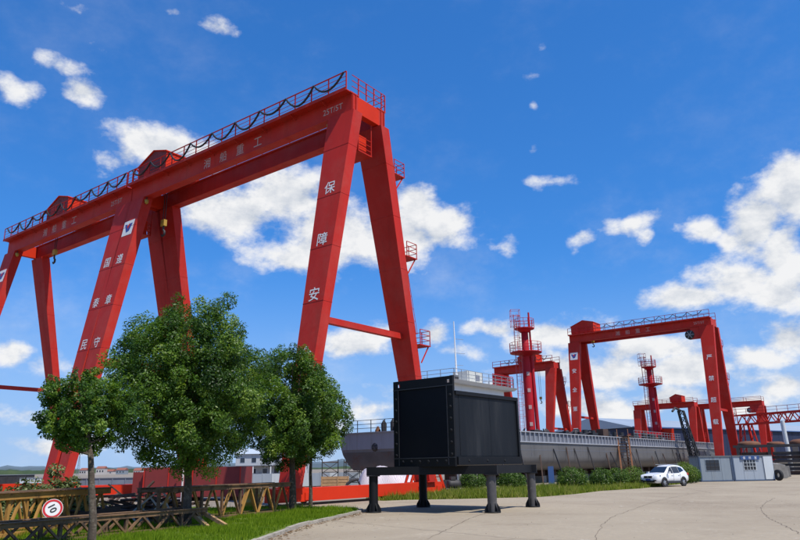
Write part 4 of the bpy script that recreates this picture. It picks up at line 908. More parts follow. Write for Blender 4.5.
# ================================================================== lattice boom sections in the grass
OCH = mat('ochre_paint', (.42, .215, .048), .75, var=.25, scale=1.5, dirt=(.085, .045, .026), dscale=1.6, dlo=.52, dhi=.68, bump=.2)
BRN = mat('brown_steel', (.19, .105, .05), .8, var=.3, scale=1.5, dirt=(.05, .032, .024), dscale=1.8, dlo=.45, dhi=.65, bump=.2)
def boom(a, b, h, w, label, m, dm, nb, chord=.17, z0=.09, zig=False):
    a = Vector((*a, z0)); b = Vector((*b, z0)); L = (b - a).length; d = (b - a).normalized(); rz = math.atan2(d.y, d.x)
    o = empty('boom_section', a, rz); tag(o, label, 'boom section', 'lattice boom sections')
    for y in (-w / 2, w / 2):
        MB().box(0, L, y - chord * .55, y + chord * .55, h - chord, h).build('top_chord', m, o)
        MB().box(0, L, y - chord * .9, y + chord * .9, h, h + .03).build('flange', BRN, o)
        MB().box(0, L, y - chord * .4, y + chord * .4, 0, chord * .7).build('bottom_chord', m, o)
        for i in range(nb):
            x0 = L * i / nb; x1 = L * (i + 1) / nb; xm = (x0 + x1) / 2
            yy = y - .03 if y < 0 else y + .03
            MB().beam((x0 + .05, yy, chord * .6), (xm - .04, yy, h - chord * .8), .06, .085, (0, 1, 0)).build('lacing_bar', dm, o)
            MB().beam((xm + .04, yy, h - chord * .8), (x1 - .05, yy, chord * .6), .06, .085, (0, 1, 0)).build('lacing_bar', dm if i % 3 else m, o)
        for i in range(nb + 1):
            if i % 2 == 0: MB().box(min(max(L * i / nb - .05, .01), L - .11), min(max(L * i / nb + .05, .11), L - .01), y - .05, y + .05, chord * .7, h - chord).build('upright', m, o)
    for i in range(nb + 1):
        x = min(max(L * i / nb, .06), L - .06)
        MB().box(x - .045, x + .045, -w / 2 + chord * .55, w / 2 - chord * .55, h - chord * .8, h - chord * .2).build('cross_bar', m, o)
        if i < nb: MB().beam((x, -w / 2 + .1, .06), (min(L * (i + 1) / nb, L), w / 2 - .1, .06), .06).build('cross_bar', m, o)
    return o
boom((-13.6, 18.6), (-11.85, 27.9), 1.32, 1.0, 'ochre lattice boom section lying left of the first tree trunk, topmost at the left edge', OCH, OCH, 9, .2)
boom((-9.6, 27.2), (-5.85, 34.4), 1.28, 1.0, 'brown lattice boom section lying behind the second tree, its end near the red sill beam', BRN, OCH, 7, .16)
boom((-12.6, 17.4), (-7.5, 26.4), .60, .9, 'dark brown lattice boom section lying nearest, crossing behind both left tree trunks', BRN, BRN, 9, .12)
for k_, (p, q) in enumerate((((-7.75, 26.3, .62), (-6.75, 25.2, .12)), ((-7.45, 26.5, .62), (-6.25, 25.7, .12)))):
    o = MB().beam(p, q, .12, .12).build('timber', mat('raw_timber', (.42, .25, .12), .8, var=.2, scale=3.) if 'raw_timber' not in MATS else MATS['raw_timber']); tag(o, ('left' if k_ == 0 else 'right') + ' one of two raw timbers leaning off the end of the nearest boom section', 'timber', 'leaning timbers')
# round speed limit sign thrown down on the boom section
sg = empty('road_sign', (-11.2, 23.2, .90)); tag(sg, 'round red ringed speed sign reading 10, lying tilted on the boom sections', 'road sign')
f = Vector((.42, -.88, .22)).normalized(); rgt = Vector((0, 0, 1)).cross(f).normalized(); u0 = f.cross(rgt)
ang = R(-62); rt = (rgt * math.cos(ang) + u0 * math.sin(ang)); ut = f.cross(rt)
def disc(r0, r1, off, m, nm):
    mb = MB(); N = 36; V = []
    for r in (r0, r1):
        for i in range(N): V.append(f * off + (rgt * math.cos(2 * math.pi * i / N) + u0 * math.sin(2 * math.pi * i / N)) * r)
    mb.add(V, [(i, (i + 1) % N, N + (i + 1) % N, N + i) for i in range(N)]); return mb.build(nm, m, sg)
MB().tube(-f * .02, f * .0, .30, .30, 36).build('plate', STEEL, sg)
disc(.001, .30, .004, WHT, 'face'); disc(.222, .285, .009, mat('sign_red', (.55, .015, .02), .4), 'ring')
lettering('10', f * .014, rt, ut, .21, BLK, sg, bold=.02)
MB().tube(u0 * -.25 + rgt * -.1 - f * .03, u0 * -.50 + rgt * -1.15 - f * .03, .035, .035, 8).build('post', mat('cream_pipe', (.55, .46, .3), .6), sg)

# ================================================================== trees
BARK = mat('bark', (.075, .055, .04), .95, var=.45, scale=6., dirt=(.17, .14, .105), dscale=5., dlo=.5, dhi=.65, bump=.8, bscale=14)
LEAF = foliage('camphor_leaf', [(.026, .062, .008), (.056, .120, .012), (.105, .19, .016), (.23, .31, .04)], .36, .45, .35)
def leaves(C, Rr, N, size, seed, outc, up=.35):
    """N leaf blades spread over clump centres C (k,3) of radius Rr (k,)"""
    r = np.random.default_rng(seed); k = r.choice(len(C), N, p=Rr ** 2 / (Rr ** 2).sum())
    d = r.normal(size=(N, 3)); d /= np.linalg.norm(d, axis=1)[:, None]
    P = C[k] + d * (Rr[k] * r.uniform(.35, 1.0, N) ** .6)[:, None]
    out = P - outc; out /= np.linalg.norm(out, axis=1)[:, None] + 1e-6
    nrm_ = out * .55 + d * .35 + np.array([0, 0, up]) + r.normal(size=(N, 3)) * .55; nrm_ /= np.linalg.norm(nrm_, axis=1)[:, None]
    t = np.cross(nrm_, r.normal(size=(N, 3))); t /= np.linalg.norm(t, axis=1)[:, None] + 1e-6
    t[:, 2] -= .25; t -= nrm_ * (t * nrm_).sum(1)[:, None]; t /= np.linalg.norm(t, axis=1)[:, None] + 1e-6
    b = np.cross(nrm_, t); L = size * r.uniform(.65, 1.35, N)[:, None]; Wd_ = L * r.uniform(.36, .5, N)[:, None]
    v = np.stack([P - t * L * .5, P + b * Wd_ * .5 - nrm_ * L * .05, P + t * L * .5 - nrm_ * L * .12, P - b * Wd_ * .5 - nrm_ * L * .05], 1).reshape(-1, 3)
    cv = r.normal(.42, .21, len(C))
    return v, np.arange(4 * N).reshape(-1, 4), np.clip(cv[k] + r.normal(0, .16, N), 0, 1)
def tree(base, lean, zc, rx, rz, N, label, seed, fork, trunk_r, leaf=.15, lobes=None, sq=1.):
    r = random.Random(seed); o = empty('broadleaf_tree', base); tag(o, label, 'tree', 'broadleaf trees on the lawn')
    c = Vector((lean[0], lean[1], zc - base[2]))
    # trunk and limbs
    tp = [Vector((0, 0, -.03)), Vector((r.uniform(-.03, .03), 0, fork * .35)), Vector((lean[0] * .25 + r.uniform(-.05, .05), lean[1] * .25, fork * .75)), Vector((lean[0] * .45, lean[1] * .45, fork * 1.15)), Vector((c.x, c.y, c.z))]
    tk = MB().path(tp, [trunk_r * 1.25, trunk_r, trunk_r * .9, trunk_r * .75, trunk_r * .35], 10).build('trunk', BARK, o)
    C = []; Rr = []; nl = lobes or 26
    for i in range(nl):          # lobes spread over the crown's surface (golden spiral) with uneven reach
        z = 1 - 2 * (i + .5) / nl; a = i * 2.39996 + r.uniform(-.3, .3); s_ = math.sqrt(1 - z * z); reach = r.uniform(.74, .96)
        zz = z * rz * reach; 
        if z < -.2: zz *= .82
        C.append((c.x + s_ * math.cos(a) * rx * reach, c.y + s_ * math.sin(a) * rx * reach * sq, c.z + zz)); Rr.append(r.uniform(.28, .42) * rx)
    LBm = MB()
    for i, p in enumerate(C):
        if i % 2 == 0:
            q = Vector(tp[3]).lerp(tp[4], r.uniform(0, .8)); m_ = q.lerp(Vector(p), .5) + Vector((0, 0, -.15 * rz))
            LBm.path([q, m_, p], [trunk_r * .42, trunk_r * .25, trunk_r * .1], 6)
    LBm.build('limb', BARK, tk)
    C = np.array(C); Rr = np.array(Rr)
    # sub-clumps: small sprays that break up every lobe
    sc = []; sr = []
    for p, q in zip(C, Rr):
        for _ in range(15):
            d = np.array([r.gauss(0, 1) for _ in range(3)]); d /= np.linalg.norm(d); sc.append(p + d * q * r.uniform(.45, 1.05)); sr.append(q * r.uniform(.24, .46))
    for _ in range(30):
        d = np.array([r.gauss(0, 1) for _ in range(3)]); d /= np.linalg.norm(d); sc.append(np.array(c) + d * np.array([rx, rx * sq, rz]) * r.uniform(.2, .6)); sr.append(rx * .22)
    sc = np.array(sc); sr = np.array(sr)
    v, f_, tn = leaves(sc, sr, N, leaf, seed, np.array([c.x, c.y, c.z - rz * .4]))
    me = mesh_np('crown', v, f_, LEAF); tone(me, tn, 4); link('crown', me, None, o)
    return o
tree((-7.75, 26.1, .09), (-.25, 0), 4.95, 2.8, 3.05, 150000, 'large dark leafy tree, the tallest and middle one on the lawn', 21, 2.0, .15, .105, 42)
tree((-5.27, 34.4, .09), (-.2, 0), 4.75, 2.5, 2.85, 95000, 'round crowned tree in front of the red crane sill beam', 33, 2.2, .16, .118, 34)
tree((-8.2, 19.3, .09), (-.55, 0), 3.58, 1.10, 1.22, 30000, 'small slender tree nearest the camera at the left', 45, 2.0, .10, .088, 26)
tree((-4.75, 37.0, .09), (-.05, .2), 4.7, 1.8, 2.0, 22000, 'thin trunked tree just right of and behind the round crowned tree', 58, 2.2, .09, .14, 18)

# ================================================================== hedge shrubs, weeds, brush
SHRUB = foliage('shrub_leaf', [(.04, .08, .009), (.075, .14, .012), (.13, .20, .02)], .3, .45, .4)
LIME = foliage('lime_shrub_leaf', [(.06, .11, .012), (.12, .19, .02), (.2, .26, .04)], .3, .45, .4)
def shrub(loc, rx, h, N, label, seed, m, name='shrub', group='clipped shrubs in a row below the ship', leaf=.11):
    rx *= .84; r = random.Random(seed); o = empty(name, loc); tag(o, label, 'shrub' if name == 'shrub' else 'weeds', group)
    sc = []; sr = []
    for i in range(260):
        d = np.array([r.gauss(0, 1), r.gauss(0, 1), abs(r.gauss(0, 1)) - .75]); d /= np.linalg.norm(d); q = r.uniform(.72, .98)
        sc.append(d * q * np.array([rx, rx, h * .52]) + np.array([0, 0, h * .46])); sr.append(rx * r.uniform(.14, .26))
    v, f_, tn = leaves(np.array(sc), np.array(sr), N, leaf, seed, np.array([0, 0, h * .3])); v[:, 2] = np.maximum(v[:, 2], .02)
    me = mesh_np('foliage', v, f_, m); tone(me, tn, 4); link('foliage', me, None, o)
    mb = MB()
    for k_ in range(6):
        a = k_ * 1.05; mb.path([(0, 0, 0), (math.cos(a) * rx * .25, math.sin(a) * rx * .25, h * .35), (math.cos(a) * rx * .4, math.sin(a) * rx * .4, h * .6)], [.05, .035, .015], 5)
    mb.build('stem', BARK, o); return o
shrub((5.6, 58.6, 0), 1.25, 1.75, 7900, 'dark round shrub seen under the trestle between its two left legs', 71, SHRUB)
shrub((8.75, 58.2, 0), 1.35, 1.8, 7900, 'dark round shrub just right of the trestle front leg', 72, SHRUB)
shrub((13.7, 58.6, 0), 1.45, 1.85, 8700, 'wide round shrub right of the blue board, largest of the row', 73, SHRUB)
shrub((16.5, 60.2, 0), 1.15, 1.65, 6800, 'round shrub second to the right of the blue board', 74, SHRUB)
shrub((18.5, 62.4, 0), 1.2, 1.6, 6800, 'dull green shrub between the round shrubs and the yellowish one', 75, SHRUB)
shrub((20.5, 64.2, 0), 1.25, 1.75, 7200, 'yellowish green shrub directly left of the SUV', 76, LIME)
shrub((24.9, 68.6, 0), 1.0, 1.5, 4900, 'leafy shrub half hidden behind the SUV', 77, SHRUB)
shrub((27.6, 70.6, 0), 1.3, 2.1, 6800, 'tall rank weeds between the SUV and the grey cabin', 78, LIME, 'weed_clump', None, .12)
shrub((29.3, 73.2, 0), 1.0, 1.7, 4500, 'lower weed clump against the left end of the grey cabin', 79, SHRUB, 'weed_clump', None, .12)

# ================================================================== left background
# red steel hull block behind the boom sections
rb = empty('steel_block', (-18.7, 49.4, 0), R(-2)); tag(rb, 'dark red primed steel hull block lying behind the boom sections', 'steel block')
MB().box(.9, 7.6, 0, 3.2, .25, 2.22).build('shell', DRED, rb); MB().box(0, .9, .3, 2.9, .25, 1.95).build('end_shell', DRED, rb)
for i in range(4): MB().box(1.0 + i * 1.66, 2.56 + i * 1.66, -.03, 0, .3, 2.18).build('plate', DRED, rb)
for x in (.9, 2.61, 4.27, 5.93, 7.57): MB().box(x - .04, x + .04, -.06, -.03, .25, 2.22).build('rib', RED, rb)
for x in (.8, 3.8, 6.8): MB().box(x - .3, x + .3, .3, 2.9, 0, .25).build('bearer', DRUST, rb)
pp = MB().tube((0, 0, 0), (0, 0, 2.75), .07, .06, 8).build('pole', mat('pale_pole', (.6, .52, .5), .6), None, (-14.9, 48.6, 0)); tag(pp, 'pale steel pole standing in front of the red steel block', 'pole')
# white office block
wb = empty('office_building', (-44.5, 190, 0), R(4)); tag(wb, 'white two storey office building with dark windows far behind the trees', 'building')
MB().box(0, 19, 0, 9, 0, 6.0).build('wall', mat('weathered_haze_plaster', (.42, .43, .43), .8, var=.1, dirt=(.3, .3, .29), dscale=.5), wb)  # white wall greyed to imitate distance haze, plus random grime
rf = MB().prism([(-.5, 6.0), (9.5, 6.0), (4.5, 7.4)], -.6, 19.6, 'x').build('roof', mat('pale_roof', (.42, .47, .52), .6), wb)
for z in (.9, 3.7):
    for i in range(6):
        w = MB().box(1.1 + i * 3, 2.5 + i * 3, -.05, 0, z, z + 1.4).build('window', CABW, wb); MB().box(1.2 + i * 3, 2.4 + i * 3, -.08, -.05, z + .1, z + 1.3).build('pane', GLASSM, w)
MB().box(-.3, 19.3, -2.2, 0, 2.9, 3.05).build('canopy', BULWM, wb)
for i in range(5): MB().box(i * 4.6 + .2, i * 4.6 + .45, -2.1, -1.85, 0, 2.9).build('canopy_post', WHITE, wb)
# pale sheet metal hoarding
hd = empty('hoarding', (-19.5, 82.5, 0), R(1)); tag(hd, 'pale blue grey sheet hoarding running behind the crane sill beam', 'hoarding')
for i in range(14): MB().box(i * 1.1 + .01, (i + 1) * 1.1 - .01, 0, .05, .08, 1.5 + .02 * (i % 2)).build('panel', (CAB2, CABW, CAB2)[i % 3], hd)
for i in range(15): MB().box(i * 1.1 - .04, i * 1.1 + .04, .05, .13, 0, 1.6).build('post', STEEL, hd)
MB().box(0, 15.4, .05, .1, 1.3, 1.38).build('rail', STEEL, hd)
# scaffold frames by the stern
for j, (x, y, rz) in enumerate(((-8.6, 76, .1), (-6.4, 77.5, -.1), (-4.2, 75.5, .05))):
    o = empty('scaffold_frame', (x, y, 0), rz); tag(o, ('leftmost', 'middle', 'rightmost')[j] + ' one of three dark scaffold frames standing under the ship stern', 'scaffold', 'scaffold frames')
    for px_, py_ in ((0, 0), (1.7, 0), (0, 1.2), (1.7, 1.2)): MB().tube((px_, py_, 0), (px_, py_, 2.9), .045, .045, 6).build('standard', DSTEEL, o)
    for py_ in (0, 1.2):
        for z in (.5, 1.6, 2.6): MB().tube((0, py_, z), (1.7, py_, z), .035, .035, 6).build('ledger', DSTEEL, o)
        for z in (.5, 1.55): MB().tube((.05, py_, z), (1.65, py_, z + 1.05), .03, .03, 6).build('brace', DSTEEL, o); MB().tube((1.65, py_, z), (.05, py_, z + 1.05), .03, .03, 6).build('brace', DRUST, o)
    MB().box(0, 1.7, 0, 1.2, 2.62, 2.67).build('deck_board', RUST, o)
# timber crates
for j, (x, y, s_) in enumerate(((-7.1, 70, .85), (-6.1, 70.3, .7))):
    o = empty('crate', (x, y, 0), .2 * j); tag(o, ('larger', 'smaller')[j] + ' of two timber crates behind the red sill beam', 'crate', 'timber crates')
    TIM = MATS['raw_timber']
    for k_ in range(4): MB().box(-s_, s_, -.66, -.62, .06 + k_ * .3, .32 + k_ * .3).build('slat', TIM, o)
    MB().box(-s_ + .04, s_ - .04, -.6, .6, .05, 1.22).build('crate_body', mat('crate_dark', (.16, .09, .05), .9) if 'crate_dark' not in MATS else MATS['crate_dark'], o)
    for sx in (-1, 1): MB().box(sx * s_ * .9 - .05, sx * s_ * .9 + .05, -.70, -.66, .05, 1.25).build('corner_post', TIM, o)
# length of big pipe
o = MB().path([(-1.1, 0, .0), (-.95, 0, .55), (-.5, 0, .85), (0, 0, .95), (.5, 0, .85), (.95, 0, .55), (1.1, 0, 0)], .14, 8).build('pipe_bend', DSTEEL, None, (-4.35, 68, 0)); tag(o, 'dark bent pipe lying beside the striped tarpaulin', 'pipe')
# striped tarpaulin over a heap
TARP = bpy.data.materials.new('striped_tarpaulin'); TARP.use_nodes = True
t = TARP.node_tree; b = t.nodes['Principled BSDF']; b.inputs['Roughness'].default_value = .6
tcn = t.nodes.new('ShaderNodeTexCoord'); wv = t.nodes.new('ShaderNodeTexWave'); wv.inputs['Scale'].default_value = 3.2; wv.inputs['Distortion'].default_value = 6; wv.inputs['Detail'].default_value = 2
mp = t.nodes.new('ShaderNodeMapping'); mp.inputs['Rotation'].default_value = (0, .6, .5); t.links.new(tcn.outputs['Object'], mp.inputs[0]); t.links.new(mp.outputs[0], wv.inputs['Vector'])
rp = t.nodes.new('ShaderNodeValToRGB'); rp.color_ramp.elements[0].color = (.50, .40, .44, 1); rp.color_ramp.elements[1].color = (.62, .57, .58, 1); rp.color_ramp.elements[0].position = .35; rp.color_ramp.elements[1].position = .55
t.links.new(wv.outputs['Fac'], rp.inputs[0]); t.links.new(rp.outputs[0], b.inputs['Base Color'])
mb = MB(); NX, NY = 26, 14; vs = []
for i in range(NX):
    for j in range(NY):
        x = -2.7 + 5.6 * i / (NX - 1); y = -1.5 + 3.0 * j / (NY - 1); e = (1 - (x / 2.8) ** 4) * (1 - (y / 1.55) ** 4)
        hgt = max(0, e) ** .55 * (1.95 - .28 * (x + .9)) * (1 - .12 * math.sin(3 * x + y)); vs.append((x + .05 * math.sin(7 * y + 3 * x), y, max(0, hgt + .07 * math.sin(5.1 * x + 2.3 * y) * e)))
mb.add(vs, [(i * NY + j, (i + 1) * NY + j, (i + 1) * NY + j + 1, i * NY + j + 1) for i in range(NX - 1) for j in range(NY - 1)], True)
tag(mb.build('tarpaulin', TARP, None, (-1.0, 60.5, .01), R(8)), 'pinkish white striped tarpaulin draped over a heap behind the sill beam', 'tarpaulin')
# yellow barrel behind the boom section
yb = empty('barrel', (-8.05, 38.4, .004)); tag(yb, 'yellow barrel standing behind the end of the brown boom section', 'barrel')
MB().lathe([(.44, 0), (.47, .05), (.45, .3), (.48, .34), (.45, .38), (.45, .7), (.48, .74), (.45, .78), (.46, 1.08), (.40, 1.12)], n=20).build('drum', YEL, yb); MB().lathe([(.41, 1.12), (.41, 1.17), (.05, 1.18)], n=20).build('lid', YEL, yb)
# red A-frame stands under the box
for j, (x, y) in enumerate(((1.0, 57.0), (2.7, 57.6))):
    o = empty('a_frame_stand', (x, y, .006), .5); tag(o, ('left', 'right')[j] + ' one of two orange red steel A-frame stands seen below the trestle', 'stand', 'A-frame stands')
    for yy in (0, .9):
        MB().beam((-.75, yy, 0), (-.1, yy, 1.75), .16).build('leg', RED2, o); MB().beam((.75, yy, 0), (.1, yy, 1.75), .16).build('leg', RED2, o); MB().box(-.42, .42, yy - .05, yy + .05, .7, .82).build('rung', RED2, o)
    MB().box(-.16, .16, -.1, 1.0, 1.72, 1.9).build('head_beam', RED2, o)
    for k_ in range(3): MB().beam((.62 - .17 * k_, .05, .3 + .45 * k_), (.62 - .17 * k_, .85, .3 + .45 * k_), .07).build('cross_bar', RED2, o)
pm_ = empty('pump', (4.0, 57.4, .006), .3); tag(pm_, 'grey motor pump standing between the red stands and the first shrub', 'pump')
MB().box(-.5, .5, -.35, .35, 0, .25).build('base', DSTEEL, pm_); MB().lathe([(.05, -.5), (.32, -.5), (.34, -.3), (.34, .3), (.28, .5), (.05, .5)], (0, 0, .62), 14, 'x').build('motor', DSTEEL, pm_)
MB().tube((.35, 0, .6), (.35, 0, 1.4), .09, .09, 8).build('outlet', STEEL, pm_); MB().box(-.3, .1, -.2, .2, .95, 1.2).build('terminal_box', DSTEEL, pm_)
bb = empty('notice_board', (13.2, 64.4, .006), .25); tag(bb, 'narrow upright blue board standing in the weeds under the ship', 'board')
MB().box(-.27, .27, -.03, .03, .25, 1.85).build('panel', BLUE, bb)
for x in (-.22, .22): MB().box(x - .03, x + .03, .03, .09, 0, 1.8).build('leg', STEEL, bb)
# scrap iron and cut branches between the boom sections
r9 = random.Random(5); mb = MB()
for i in range(90):
    c = Vector((-11.3 + r9.gauss(0, .95), 30.0 + r9.gauss(0, 1.6), .12 + abs(r9.gauss(0, .33)))); d = Vector((r9.uniform(-1, 1), r9.uniform(-1, 1), r9.uniform(-.16, .16))).normalized() * r9.uniform(.5, 1.5)
    c.z += .03
    if r9.random() < .5: mb.beam(c - d, c + d, r9.uniform(.04, .12), r9.uniform(.05, .16))
    else: mb.tube(c - d, c + d, r9.uniform(.025, .07), None, 6)
tag(mb.build('scrap_heap', DRUST), 'tangled heap of dark scrap iron and timbers between the boom sections', 'scrap', kind='stuff')
fr = empty('tubular_frame', (-9.95, 27.9, .1)); tag(fr, 'pale tubular steel frame leaning on the scrap heap', 'frame')
PT = mat('pale_tube', (.52, .48, .42), .6)
q0 = Vector((-.5, -.3, .3)); dx_ = Vector((1.15, .3, 1.0)); dy_ = Vector((.35, -.1, -.35))
MB().beam(q0, q0 + dx_, .06).build('rail', PT, fr); MB().beam(q0 + dy_, q0 + dy_ + dx_, .06).build('rail', PT, fr)
for i in range(4): MB().beam(q0 + dx_ * (.06 + .29 * i), q0 + dy_ + dx_ * (.06 + .29 * i), .05).build('rung', PT, fr)
for i in (.3, .85): MB().beam(q0 + dy_ + dx_ * i, q0 + dy_ + dx_ * i + Vector((.55, -.1, -.62 - .3 * i)), .045).build('prop', PT, fr)
# heap of cut branches
r8 = random.Random(15); C = []; Rr = []
for i in range(70):
    a = r8.uniform(0, 6.28); q = r8.random() ** .6; C.append((math.cos(a) * q * 2.3, math.sin(a) * q * 1.3, .15 + (1 - q) * 1.45 * r8.uniform(.6, 1.1))); Rr.append(r8.uniform(.16, .34))
BR = foliage('wilted_leaf', [(.06, .08, .02), (.13, .16, .05), (.30, .30, .14)], .25, .6, .3)
v, f_, tn = leaves(np.array(C), np.array(Rr), 6500, .15, 99, np.array([0, 0, -.5])); v[:, 2] = np.maximum(v[:, 2], .02)
v *= 1.3
bp_ = empty('brush_pile', (-14.6, 29.6, .09)); tag(bp_, 'heap of cut leafy branches behind the topmost ochre boom section', 'brush pile')
me = mesh_np('foliage', v, f_, BR); tone(me, tn, 4); link('foliage', me, None, bp_)
mb = MB()
for i in range(26):
    a = r8.uniform(0, 6.28); c = Vector((r8.uniform(-1.6, 1.6), r8.uniform(-.8, .8), r8.uniform(.3, .9))); d = Vector((math.cos(a), math.sin(a) * .5, r8.uniform(-.2, .4))) * r8.uniform(.6, 1.3)
    mb.path([c - d, c + Vector((0, 0, .08)), c + d], [.05, .04, .015], 5)
mb.build('branch', BARK, bp_)
# low walls, sheds and containers of the yard's far side
def shed(name, loc, rz, L, D, H, m, label, cat, roof=None, win=0, rib=None):
    o = empty(name, loc, rz); tag(o, label, cat)
    MB().box(0, L, 0, D, 0, H).build('wall', m, o)
    if roof: MB().prism([(-.25, H), (D + .25, H), (D / 2, H + roof[0])], -.25, L + .25, 'x').build('roof', roof[1], o)
    else: MB().box(-.08, L + .08, -.08, D + .08, H, H + .08).build('coping', STEEL, o)
    for i in range(win):
        x = L * (i + .5) / win; w = MB().box(x - .5, x + .5, -.05, 0, H * .4, H * .75).build('window', STEEL, o); MB().box(x - .42, x + .42, -.08, -.05, H * .44, H * .71).build('pane', GLASSM, o if False else w)
    if rib:
        for i in range(int(L / rib) + 1): MB().box(i * rib - .05, i * rib + .05, -.06, 0, 0, H).build('rib', m, o)
    return o
TILE = mat('red_tile', (.25, .09, .06), .85, var=.2); PLS = mat('plaster', (.48, .44, .40), .85, var=.15)
shed('low_wall', (-38.5, 84, 0), R(2), 9.2, .4, 1.28, mat('slate_wall', (.17, .19, .235), .8, var=.15, scale=.6), 'low slate grey wall behind the first tree trunk', 'wall', rib=1.5)
shed('container', (-29.0, 83, 0), R(2), 3.0, 2.2, 1.35, CABW, 'low white container at the right end of the slate wall', 'container', rib=.5)
shed('shed', (-70, 112, 0), R(3), 9.5, 6, 1.75, DSTEEL, 'low black shed at the far left edge behind the brush pile', 'shed', rib=2.)
shed('container', (-58.6, 110, 0), R(3), 4.5, 2.4, 1.25, CABW, 'small white container between the black shed and the crane leg', 'container', rib=.6)
hc = ['pale wall', 'narrow', 'long low', 'tall', 'grey walled', 'wide', 'small', 'double fronted', 'square', 'last']
for i in range(10):
    x = -262 + i * 9.5; L = (8, 5.5, 11, 6, 7, 10, 5, 9, 6.5, 8)[i]; Hh = (2.9, 3.6, 2.4, 4.6, 3.2, 3.0, 2.6, 3.4, 3.8, 3.0)[i]
    shed('house', (x, 545 + (i % 3) * 14, 0), R(r9.uniform(-6, 6)), L, 7, Hh, PLS if i % 4 else CAB1, ('leftmost', 'second', 'third', 'fourth', 'fifth', 'sixth', 'seventh', 'eighth', 'ninth', 'rightmost')[i] + ' of the red roofed houses far off on the left skyline', 'house', (1.7, TILE), 3)['group'] = 'far red roofed houses'
py = empty('radio_mast', (-272, 600, 0)); tag(py, 'thin lattice radio mast on the far left skyline', 'mast')
mb = MB()
for sx, sy in ((-1, -1), (1, -1), (1, 1), (-1, 1)): mb.beam((sx * 1.1, sy * 1.1, 0), (sx * .2, sy * .2, 16), .14)
mb.build('chord', STEEL, py); mb = MB()
for i in range(10):
    z = i * 1.6; w0 = 1.1 - .9 * z / 16; w1 = 1.1 - .9 * (z + 1.6) / 16
    for a, b_ in (((-1, -1), (1, -1)), ((1, -1), (1, 1)), ((1, 1), (-1, 1)), ((-1, 1), (-1, -1))): mb.beam((a[0] * w0, a[1] * w0, z), (b_[0] * w1, b_[1] * w1, z + 1.6), .09)
mb.build('bracing', STEEL, py)

# ================================================================== right background
NAVY = mat('navy_cladding', (.012, .018, .052), .6, .1, var=.14, scale=.15, dirt=(.022, .028, .055), dscale=.2, streak=True, damt=.5)
ROOFG = mat('pale_roof_sheet', (.34, .39, .44), .5, .2, var=.1, scale=.1)
d_ = Vector((.82, .572, 0)); rzw = math.atan2(.572, .82)
wh = empty('warehouse', (84, 258, 0), rzw); tag(wh, 'long navy blue clad warehouse with pale grey roof behind the right cranes', 'warehouse')
MB().box(0, 190, 0, 38, 0, 14.6).build('shell', NAVY, wh)
for i in range(32): MB().box(i * 5.94 + .05, (i + 1) * 5.94 - .05, -.12, 0, 2.2, 14.4).build('cladding_panel', NAVY, wh)
MB().prism([(-1, 14.6), (39, 14.6), (19, 19.2)], -1, 191, 'x').build('roof', ROOFG, wh)
MB().box(-1, 191, -1.05, -.5, 14.5, 14.9).build('gutter', BLUE, wh)
MB().box(0, 190, -.2, 0, 0, 2.2).build('plinth', KST, wh)
for i in range(9): MB().box(11 + i * 20, 16.5 + i * 20, -.18, -.12, 2.2, 8.2).build('door', DSTEEL, wh)
# red truss gantry beam reaching in from the right
tg = empty('truss_gantry', (62.4, 130.0, 0), math.atan2(-.88, .475)); tag(tg, 'red lattice truss gantry reaching in from the right edge', 'gantry')
Lg = 34.0; za, zb_ = 8.5, 10.1; w = 1.1
for y in (-w, w):
    for z in (za, zb_): MB().box(-.6, Lg, y - .11, y + .11, z - .13, z + .13).build('chord', RED, tg)
    for i in range(17):
        x0 = i * 2.0; MB().beam((x0, y, za + .1), (x0 + 1.0, y, zb_ - .1), .14).build('web_bar', RED, tg); MB().beam((x0 + 1.0, y, zb_ - .1), (x0 + 2.0, y, za + .1), .14).build('web_bar', RED, tg)
        if i % 2 == 0: MB().box(x0 - .06, x0 + .06, y - .06, y + .06, za + .13, zb_ - .13).build('upright', RED, tg)
for i in range(18): MB().beam((i * 2.0 - .2, -w, zb_), (i * 2.0 - .2, w, zb_), .12).build('cross_bar', RED, tg)
mb = MB()
for i in range(18): mb.beam((i * 2.0, -w - .1, zb_), (i * 2.0, -w - .1, zb_ + 1.1), .06)
mb.beam((-.5, -w - .1, zb_ + 1.1), (Lg, -w - .1, zb_ + 1.1), .07); mb.beam((-.5, -w - .1, zb_ + .55), (Lg, -w - .1, zb_ + .55), .05)
mb.build('railing', CRIM, tg)
for x0 in (.4, 25.0):
    for y, yo in ((-w, -2.6), (w, 2.6)):
        MB().beam((x0, yo, 0), (x0, y, za), .32).build('leg', RED, tg); MB().beam((x0 + 1.5, yo, 0), (x0 + .7, y, za), .22).build('leg', RED, tg)
        for k_ in range(6):
            t0 = k_ / 6; t1 = (k_ + 1) / 6; p = Vector((x0, yo, 0)).lerp(Vector((x0, y, za)), t0); q = Vector((x0 + 1.5, yo, 0)).lerp(Vector((x0 + .7, y, za)), t1); MB().beam(p, q, .1).build('leg_bracing', RED, tg)
    MB().box(x0 - .2, x0 + 1.7, -2.8, 2.8, 0, .35).build('foot_beam', RED, tg)
wp = MB().tube((0, 0, 0), (-.25, 0, 8.3), .36, .34, 12).build('column', mat('pale_column', (.58, .60, .60), .6), None, (62.3, 115.5, 0)); tag(wp, 'pale grey round column standing below the red truss gantry', 'column')
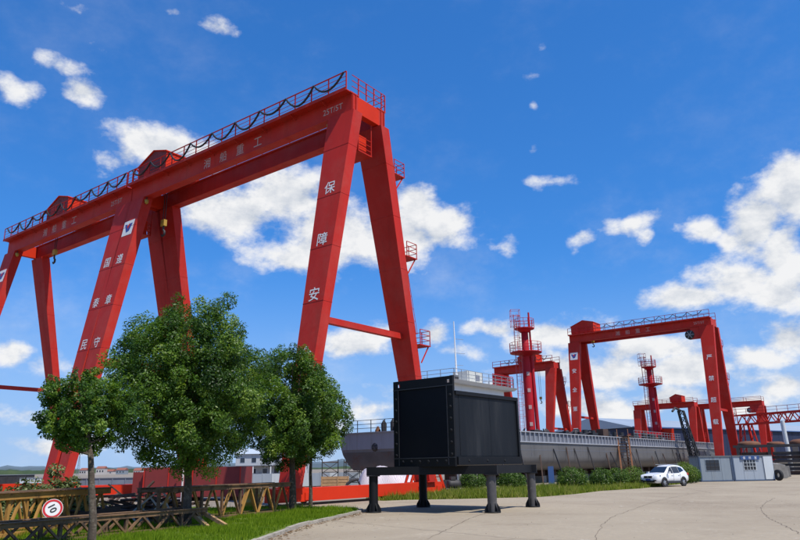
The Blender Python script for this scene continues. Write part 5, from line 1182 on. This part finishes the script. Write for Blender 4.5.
# rack of rusty dished tank ends
HEADR = mat('orange_rust', (.16, .066, .032), .85, var=.3, scale=.6, dirt=(.13, .06, .035), dscale=.7)
rk = empty('storage_rack', (50.6, 108.0, 0), R(-28)); tag(rk, 'long dark steel storage rack under the rusty tank ends', 'rack')
for i in range(5):
    for yy in (0, 3.0): MB().box(i * 4.2 - .2, i * 4.2 + .2, yy - .2, yy + .2, 0, 4.0).build('post', DSTEEL, rk)
    MB().box(i * 4.2 - .15, i * 4.2 + .15, .2, 2.8, 3.4, 3.8).build('cross_beam', DSTEEL, rk)
for yy in (0, 3.0):
    MB().box(-.6, 17.6, yy - .18, yy + .18, 4.0, 4.35).build('rail', DSTEEL, rk); MB().box(-.2, 17.0, yy - .12 - .1 * (yy == 0), yy - .1 * (yy == 0) + .1, 1.8, 2.05).build('rail', DSTEEL, rk)
for i in range(4):
    for j in range(6): MB().box(.3 + i * 4.2 + .1 * (j % 2), 3.9 + i * 4.2 + .05 * (j % 3), .3 + .07 * (j % 2), 2.7, .06 + j * .55, .54 + j * .55).build('steel_bundle', (DSTEEL, DRUST, DSTEEL, BLK)[(i + j) % 4], rk)
rot = Matrix.Rotation(R(-28), 3, 'Z')
for i, (dx, rr0, hh) in enumerate(((1.6, 1.6, .62), (5.2, 1.2, .45), (8.6, 1.6, .72), (12.3, 1.7, .66), (15.8, 1.45, .6))):
    p = Vector((50.6, 108, 4.35)) + rot @ Vector((dx, 1.5, 0))
    o = MB().lathe([(rr0, 0), (rr0, .25), (rr0 * .93, hh * .6), (rr0 * .7, hh * .87), (rr0 * .35, hh * .98), (.03, hh)], n=24).build('tank_end', HEADR, None, p); tag(o, ('first', 'second, smallest', 'third', 'fourth, widest', 'fifth')[i] + ' rusty dished tank end from the left on the dark rack', 'tank end', 'rusty tank ends')
# broken concrete blocks in front of the rack
for i, (x, y, s_) in enumerate(((43.6, 85.2, 1.15), (45.2, 87.5, .95), (47.3, 90.5, .8), (49.0, 93.5, .9))):
    mb = MB(); rq = random.Random(40 + i)
    mb.hexa([Vector((sx * s_ * rq.uniform(.8, 1.1), sy * s_ * rq.uniform(.6, .9), sz * s_ * 1.5 * rq.uniform(.85, 1.05))) for sz in (0, 1) for sx, sy in ((-1, -1), (1, -1), (1, 1), (-1, 1))])
    tag(mb.build('concrete_block', mat('block_concrete', (.17, .16, .145), .9, var=.3, scale=1.5, bump=.6, bscale=4) if 'block_concrete' not in MATS else MATS['block_concrete'], None, (x, y, 0), rq.uniform(-.4, .4)), ('nearest and largest', 'second', 'third, smallest', 'farthest')[i] + ' broken concrete block right of the pale cabin', 'block', 'broken concrete blocks')
bpy.data.objects.remove(_fo)
